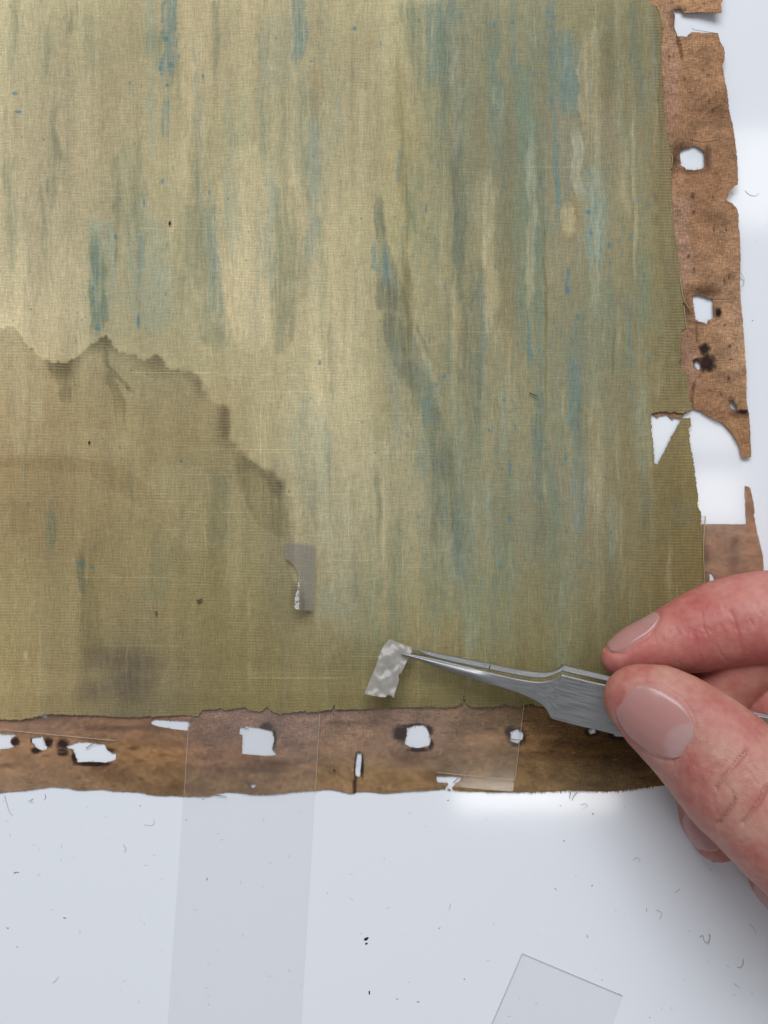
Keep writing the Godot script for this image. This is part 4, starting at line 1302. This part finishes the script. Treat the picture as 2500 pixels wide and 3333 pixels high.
func nail(f: int, along: float, n: Vector3, l: float, wide: float, tip_band: float, moon: float) -> ArrayMesh:
	# a plate bent over finger f, its middle at a distance along from the centre of the finger tip; half width in mm
	var list := of_finger(f)
	var ax := (bone_b[list[1]] - bone_a[list[0]]).normalized()
	n = (n - ax * n.dot(ax)).normalized()
	var side := n.cross(ax).normalized()
	var c := bone_a[list[0]] + ax * along + n * 20.0
	for k in 60:
		c -= n * field(c, list) * 0.8
	var start := c - ax * l * 0.5
	var nu := 26
	var nv := 34
	var v := PackedVector3Array()
	var col := PackedColorArray()
	var uvn := PackedVector2Array()
	var hit := []
	for j in nv + 1:
		var t := float(j) / nv
		var w := wide
		var e0 := clampf(t / 0.40, 0.0, 1.0)
		var e1 := clampf((1.0 - t) / 0.44, 0.0, 1.0)
		w *= pow(1.0 - pow(1.0 - e0, 2.1), 0.5) * 0.98 + 0.02
		w *= pow(1.0 - pow(1.0 - e1, 2.2), 0.5) * 0.98 + 0.02
		for i in nu + 1:
			var u := 2.0 * i / nu - 1.0
			var p := start + ax * (t * l) + side * (u * w) + n * 9.0
			var gone := 0.0
			for k in 40:
				var d := field(p, list)
				if d < 0.01 or gone > 19.0:
					break
				p -= n * d * 0.8
				gone += d * 0.8
			var g := gradient(p, list)
			var edge := minf(1.0, minf((1.0 - absf(u)) * 7.0, minf(t, 1.0 - t) * 14.0))
			v.append((p + g * (lerpf(-0.5, 0.16, smoothstep(0.0, 1.0, edge)) + 0.012 * sin(u * 41.0) + 0.010 * sin(u * 67.0 + t * 2.0))) * 0.001)
			uvn.append(Vector2(u * w / wide, t))
			hit.append(p)
	for q in uvn:
		var k := Color(0.44, 0.215, 0.19)
		var ring := Vector2(q.x, (0.30 - q.y) / 0.30).length() if q.y < 0.30 else 0.0
		var free := clampf((ring - 1.0 + 0.16 * tip_band) * 22.0, 0.0, 1.0)
		k = k.lerp(Color(0.48, 0.37, 0.26), free)
		var mo := Vector2((q.x) / 0.72, (q.y - 1.02) / 0.34).length()
		k = k.lerp(Color(0.46, 0.30, 0.285), moon * clampf((1.0 - mo) * 9.0, 0.0, 0.85))
		col.append(k)
	var idx := PackedInt32Array()
	for j in nv:
		for i in nu:
			var p0 := j * (nu + 1) + i
			idx.append_array([p0, p0 + 1, p0 + nu + 2, p0, p0 + nu + 2, p0 + nu + 1])
	var flip := false
	var fn := (v[nu + 3] - v[nu + 2]).cross(v[2 * nu + 4] - v[nu + 2])
	# clockwise fronts: the cross product of a front face points inward
	if fn.dot(n) > 0:
		flip = true
	if flip:
		for i in range(0, idx.size(), 3):
			var s := idx[i + 1]
			idx[i + 1] = idx[i + 2]
			idx[i + 2] = s
	var nrm := PackedVector3Array()
	nrm.resize(v.size())
	for i in range(0, idx.size(), 3):
		var fnn := (v[idx[i + 2]] - v[idx[i]]).cross(v[idx[i + 1]] - v[idx[i]])
		for k in 3:
			nrm[idx[i + k]] += fnn
	for i in nrm.size():
		nrm[i] = nrm[i].normalized()
	var rim := PackedVector3Array()
	for j in range(0, nv + 1, 2):
		rim.append(hit[j * (nu + 1)])
	for j in range(nv, -1, -2):
		rim.append(hit[j * (nu + 1) + nu])
	rim.append(rim[0])
	var box := AABB(rim[0], Vector3.ZERO)
	for p in rim:
		box = box.expand(p)
	creases.append([rim, 0.5, 0.20, box.grow(1.6), 0.35, false])
	return arrays_mesh(v, nrm, idx, PackedVector2Array(), col)


func hand_mesh(cell: float, from_x: float, to_x: float) -> Array:
	var lo := Vector3(1e9, 1e9, 1e9)
	var hi := -lo
	for i in bone_a.size():
		for q in [[bone_a[i], bone_ra[i]], [bone_b[i], bone_rb[i]]]:
			var r := Vector3.ONE * (float(q[1]) + 3.0)
			lo = lo.min(q[0] - r)
			hi = hi.max(q[0] + r)
	lo.x = maxf(lo.x, from_x)
	hi.x = minf(hi.x, to_x)
	var big := cell * 4.0
	var cn := Vector3i(((hi - lo) / big).ceil()) + Vector3i.ONE
	var n := cn * 4 + Vector3i.ONE
	var sx := n.z * n.y
	var sy := n.z
	var f := PackedFloat32Array()
	f.resize(n.x * n.y * n.z)
	f.fill(1e3)
	var blocks := []
	var every := all_bones()
	for X in cn.x:
		for Y in cn.y:
			for Z in cn.z:
				var c := lo + (Vector3(X, Y, Z) + Vector3.ONE * 0.5) * big
				var ds := PackedFloat32Array()
				var least := 1e9
				for i in every:
					var d := bone(i, c)
					ds.append(d)
					least = minf(least, d)
				if least > big * 0.87 + 1.6 or least < -big * 1.6 - 4.0:
					continue
				var list := PackedInt32Array()
				for i in every:
					if ds[i] < least + 1.75 * big + 4.5:
						list.append(i)
				blocks.append([X, Y, Z, list])
	for b in blocks:
		var list: PackedInt32Array = b[3]
		for i in 5:
			for j in 5:
				for k in 5:
					var x: int = b[0] * 4 + i
					var y: int = b[1] * 4 + j
					var z: int = b[2] * 4 + k
					var at := x * sx + y * sy + z
					if f[at] > 900.0:
						f[at] = field(lo + Vector3(x, y, z) * cell, list)
	var v := PackedVector3Array()
	var nrm := PackedVector3Array()
	var col := PackedColorArray()
	var index := {}
	var corner := [0, 1, sy, sy + 1, sx, sx + 1, sx + sy, sx + sy + 1]
	var tone := noise(95, 0.09, 3)
	var tone2 := noise(96, 0.5, 2)
	var idx := PackedInt32Array()
	var active := []
	for b in blocks:
		var list: PackedInt32Array = b[3]
		for i in 4:
			for j in 4:
				for k in 4:
					var x: int = b[0] * 4 + i
					var y: int = b[1] * 4 + j
					var z: int = b[2] * 4 + k
					var at := x * sx + y * sy + z
					var inside := 0
					for c in corner:
						if f[at + c] < 0.0:
							inside += 1
					if inside == 0 or inside == 8:
						continue
					var sum := Vector3.ZERO
					var cnt := 0
					for e in [[0, 1], [0, 2], [0, 4], [1, 3], [1, 5], [2, 3], [2, 6], [3, 7], [4, 5], [4, 6], [5, 7], [6, 7]]:
						var fa := f[at + corner[e[0]]]
						var fb := f[at + corner[e[1]]]
						if (fa < 0.0) != (fb < 0.0) and absf(fa) < 900.0 and absf(fb) < 900.0:
							var t := fa / (fa - fb)
							var pa := Vector3(e[0] >> 2, (e[0] >> 1) & 1, e[0] & 1)
							var pb := Vector3(e[1] >> 2, (e[1] >> 1) & 1, e[1] & 1)
							sum += pa.lerp(pb, t)
							cnt += 1
					if cnt == 0:
						continue
					var p := lo + (Vector3(x, y, z) + sum / cnt) * cell
					var e2 := 0.12
					var fx := field(p, list)
					var g := Vector3(field(p + Vector3(e2, 0, 0), list) - fx, field(p + Vector3(0, e2, 0), list) - fx, field(p + Vector3(0, 0, e2), list) - fx) / e2
					var gl := maxf(g.length(), 0.2)
					p -= g / gl * clampf(fx / gl, -cell, cell)
					g = g / gl
					var cd := crease_depth(p)
					if cd.x > 0.004:
						var e3 := 0.1
						var gd := Vector3(crease_depth(p + Vector3(e3, 0, 0)).x, crease_depth(p + Vector3(0, e3, 0)).x, crease_depth(p + Vector3(0, 0, e3)).x) - Vector3.ONE * cd.x
						gd /= e3
						gd -= g * gd.dot(g)
						p -= g * cd.x
						g = (g + gd).normalized()
					index[at] = v.size()
					v.append(p * 0.001)
					nrm.append(g)
					active.append(at)
					var which := 5
					var near := 1e9
					for i2 in list:
						var d := bone(i2, p)
						if d < near:
							near = d
							which = bone_f[i2]
					var base := Color(0.47, 0.195, 0.15)
					if which == 1:
						base = Color(0.50, 0.17, 0.14)
					elif which >= 2 and which <= 4:
						base = Color(0.42, 0.15, 0.115)
					var a := tone.get_noise_3dv(p)
					var a2 := tone2.get_noise_3dv(p)
					base = base * (1.0 + 0.14 * a + 0.10 * a2)
					base.g *= 1.0 + 0.36 * a + 0.12 * a2
					base.b *= 1.0 + 0.32 * a + 0.10 * a2
					base.a = 1.0
					col.append(base)
	# one quad round every crossed edge
	for at in active:
		for ax in 3:
			var stp: int = [sx, sy, 1][ax]
			var u: int = [sy, 1, sx][ax]
			var w: int = [1, sx, sy][ax]
			var fa := f[at]
			var fb := f[at + stp]
			if (fa < 0.0) == (fb < 0.0):
				continue
			if not (index.has(at - u) and index.has(at - w) and index.has(at - u - w)):
				continue
			var q := [index[at], index[at - u], index[at - u - w], index[at - w]]
			if fa < 0.0:
				idx.append_array([q[0], q[2], q[1], q[0], q[3], q[2]])
			else:
				idx.append_array([q[0], q[1], q[2], q[0], q[2], q[3]])
	return [v, nrm, col, idx]


# ------------------------------------------------------------------ lint, specks, dust

func fibre(called: String, p: Array, h: float, r: float, mat: Material, label: String, category := "fibre") -> void:
	var st := begin()
	tube(st, curve(p, [h]), r, r * 0.6, 6)
	var o := put(called, st.commit(), mat, self)
	o.set_meta("label", label)
	o.set_meta("category", category)
	if called == "lint_fibre":
		o.set_meta("group", "lint fibres on the white table")


func blob(st: SurfaceTool, x: float, y: float, h: float, rx: float, ry: float, turn: float) -> void:
	# a flattened crumb
	var c := P(x, y, h)
	var ring := []
	for k in 7:
		var a := TAU * k / 7.0
		var q := Vector2(cos(a) * rx, sin(a) * ry).rotated(turn) * (0.8 + 0.4 * rng.randf())
		ring.append(c + Vector3(q.x, 0.0, q.y) * 0.001)
	var top := c + Vector3(0, minf(rx, ry) * 0.0007, 0)
	for k in 7:
		for v in [ring[k], ring[(k + 1) % 7], top]:
			st.set_normal((v - c + Vector3(0, 0.0001, 0)).normalized())
			st.add_vertex(v)


func lint_and_dust() -> void:
	fibre("silk_fibre", [1724, 1278, 1736, 1285, 1750, 1289], 0.85, 0.14, M.dark, "short dark fibre lying on the right half of the painted silk")
	for a in [[552, 726, 6, "small black speck on the cream upper left part of the silk"], [290, 1440, 6, "small dark speck on the damp looking left part of the silk"]]:
		var st := begin()
		blob(st, a[0], a[1], 0.75, 0.3, 0.5, 0.4)
		var o := put("dark_speck", st.commit(), M.dark, self)
		o.set_meta("label", a[3])
		o.set_meta("category", "speck")
	var st := begin()
	blob(st, 1193, 3056, 0.06, 0.62, 0.36, -0.5)
	blob(st, 1193, 3071, 0.06, 0.36, 0.24, -0.5)
	var o := put("dark_speck", st.commit(), M.dark, self)
	o.set_meta("label", "pair of black crumbs on the bare white table right of the film strip")
	o.set_meta("category", "speck")
	st = begin()
	blob(st, 1202, 3231, 0.06, 0.2, 0.5, 0.0)
	o = put("dark_speck", st.commit(), M.dark, self)
	o.set_meta("label", "narrow black crumb below the pair of black crumbs")
	o.set_meta("category", "speck")
	for a in [
		[[45, 2842, 52, 2839, 62, 2840], M.lint, 0.12, "short dark fibre at the left edge of the white table"],
		[[470, 2684, 490, 2687, 502, 2680, 500, 2666], M.pale_lint, 0.07, "hooked pale fibre on the table left of the film strip near the brown border"],
		[[402, 2750, 410, 2764, 404, 2774], M.pale_lint, 0.09, "bent grey fibre on the table left of the film strip"],
		[[172, 3200, 182, 3190, 190, 3180], M.pale_lint, 0.09, "slanting pale fibre near the lower left corner of the table"],
		[[146, 2586, 149, 2595, 145, 2603], M.lint, 0.08, "short curved fibre just below the brown border at the left"],
		[[92, 2608, 108, 2600, 98, 2612, 112, 2612], M.pale_lint, 0.06, "looped pale fibre below the brown border at the far left"],
		[[15, 2590, 22, 2615, 30, 2640, 42, 2655], M.pale_lint, 0.12, "long wispy fibre at the left edge below the brown border"],
		[[2136, 2962, 2150, 2968, 2154, 2978, 2146, 2993], M.pale_lint, 0.10, "curved fibre on the shaded table left of the curled fingertips"],
		[[2278, 3050, 2288, 3046, 2292, 3062, 2300, 3070, 2310, 3058, 2308, 3040, 2312, 3050, 2306, 3076], M.lint, 0.07, "squiggly curled fibre on the shaded table below the fingertips"],
		[[2420, 3122, 2418, 3140, 2410, 3150, 2400, 3148], M.lint, 0.08, "hook shaped fibre near the lower right corner of the table"],
		[[2390, 3202, 2400, 3210, 2410, 3216], M.pale_lint, 0.09, "short fibre in the lower right corner of the table"],
		[[2440, 3010, 2454, 3022, 2460, 3042], M.pale_lint, 0.08, "thin bent fibre on the shaded table at the right edge"],
		[[2062, 2800, 2072, 2792, 2084, 2796, 2076, 2806], M.pale_lint, 0.09, "small looped fibre on the shaded table beside the thumb"],
		[[2196, 2904, 2206, 2900, 2214, 2892], M.pale_lint, 0.09, "small slanted fibre on the shaded table under the thumb"],
		[[1466, 2942, 1464, 2956, 1460, 2962], M.pale_lint, 0.09, "short upright fibre on the table above the film square"],
		[[1806, 2890, 1812, 2898], M.lint, 0.08, "tiny dark fibre on the table well above the film square"],
		[[2104, 2956, 2106, 2968], M.lint, 0.07, "tiny upright dark fibre on the shaded table beside the curved fibre"],
		[[1912, 3042, 1914, 3052, 1908, 3046], M.pale_lint, 0.08, "tiny bent fibre on the table above the right corner of the film square"],
		[[1890, 2620, 1905, 2616, 1912, 2624, 1898, 2632], M.pale_lint, 0.06, "faint looped fibre below the frayed edge beside the lamp's reflection"],
		[[2426, 520 + 100, 2440, 634, 2458, 637, 2472, 628], M.pale_lint, 0.06, "thin hooked fibre on the table right of the brown strip's notch"],
		[[2410, 905, 2420, 912, 2421, 926, 2414, 934], M.pale_lint, 0.05, "thin curl of fibre at the outer edge of the brown strip"]]:
		fibre("lint_fibre", a[0], 0.09, a[2], a[1], a[3])
	st = begin()
	var clump := noise(99, 0.004, 2)
	var made := 0
	while made < 110:
		var x := rng.randf_range(-40, 2540)
		var y := rng.randf_range(2600, 3380)
		if made % 9 == 0:
			x = rng.randf_range(2440, 2540)
			y = rng.randf_range(0, 2600)
		if clump.get_noise_2d(x, y) < rng.randf_range(-0.5, 0.5):
			continue
		var r := 0.04 + 0.16 * pow(rng.randf(), 3.0)
		blob(st, x, y, 0.03, r * rng.randf_range(1.0, 2.2), r, rng.randf() * TAU)
		made += 1
	for k in 60:
		var x := rng.randf_range(0, 2500)
		var y := rng.randf_range(2620, 3330)
		var d := Vector2.from_angle(rng.randf() * TAU) * rng.randf_range(5, 14)
		tube(st, curve([x, y, x + d.x * 0.5 + rng.randf_range(-3, 3), y + d.y * 0.5 + rng.randf_range(-3, 3), x + d.x, y + d.y], [0.06], 3), 0.035, 0.025, 4)
	o = put("dust", st.commit(), flat(Color(0.36, 0.36, 0.38), 0.9), self)
	o.set_meta("kind", "stuff")
	o.set_meta("label", "fine grey dust and lint crumbs scattered over the white table")
	o.set_meta("category", "dust")
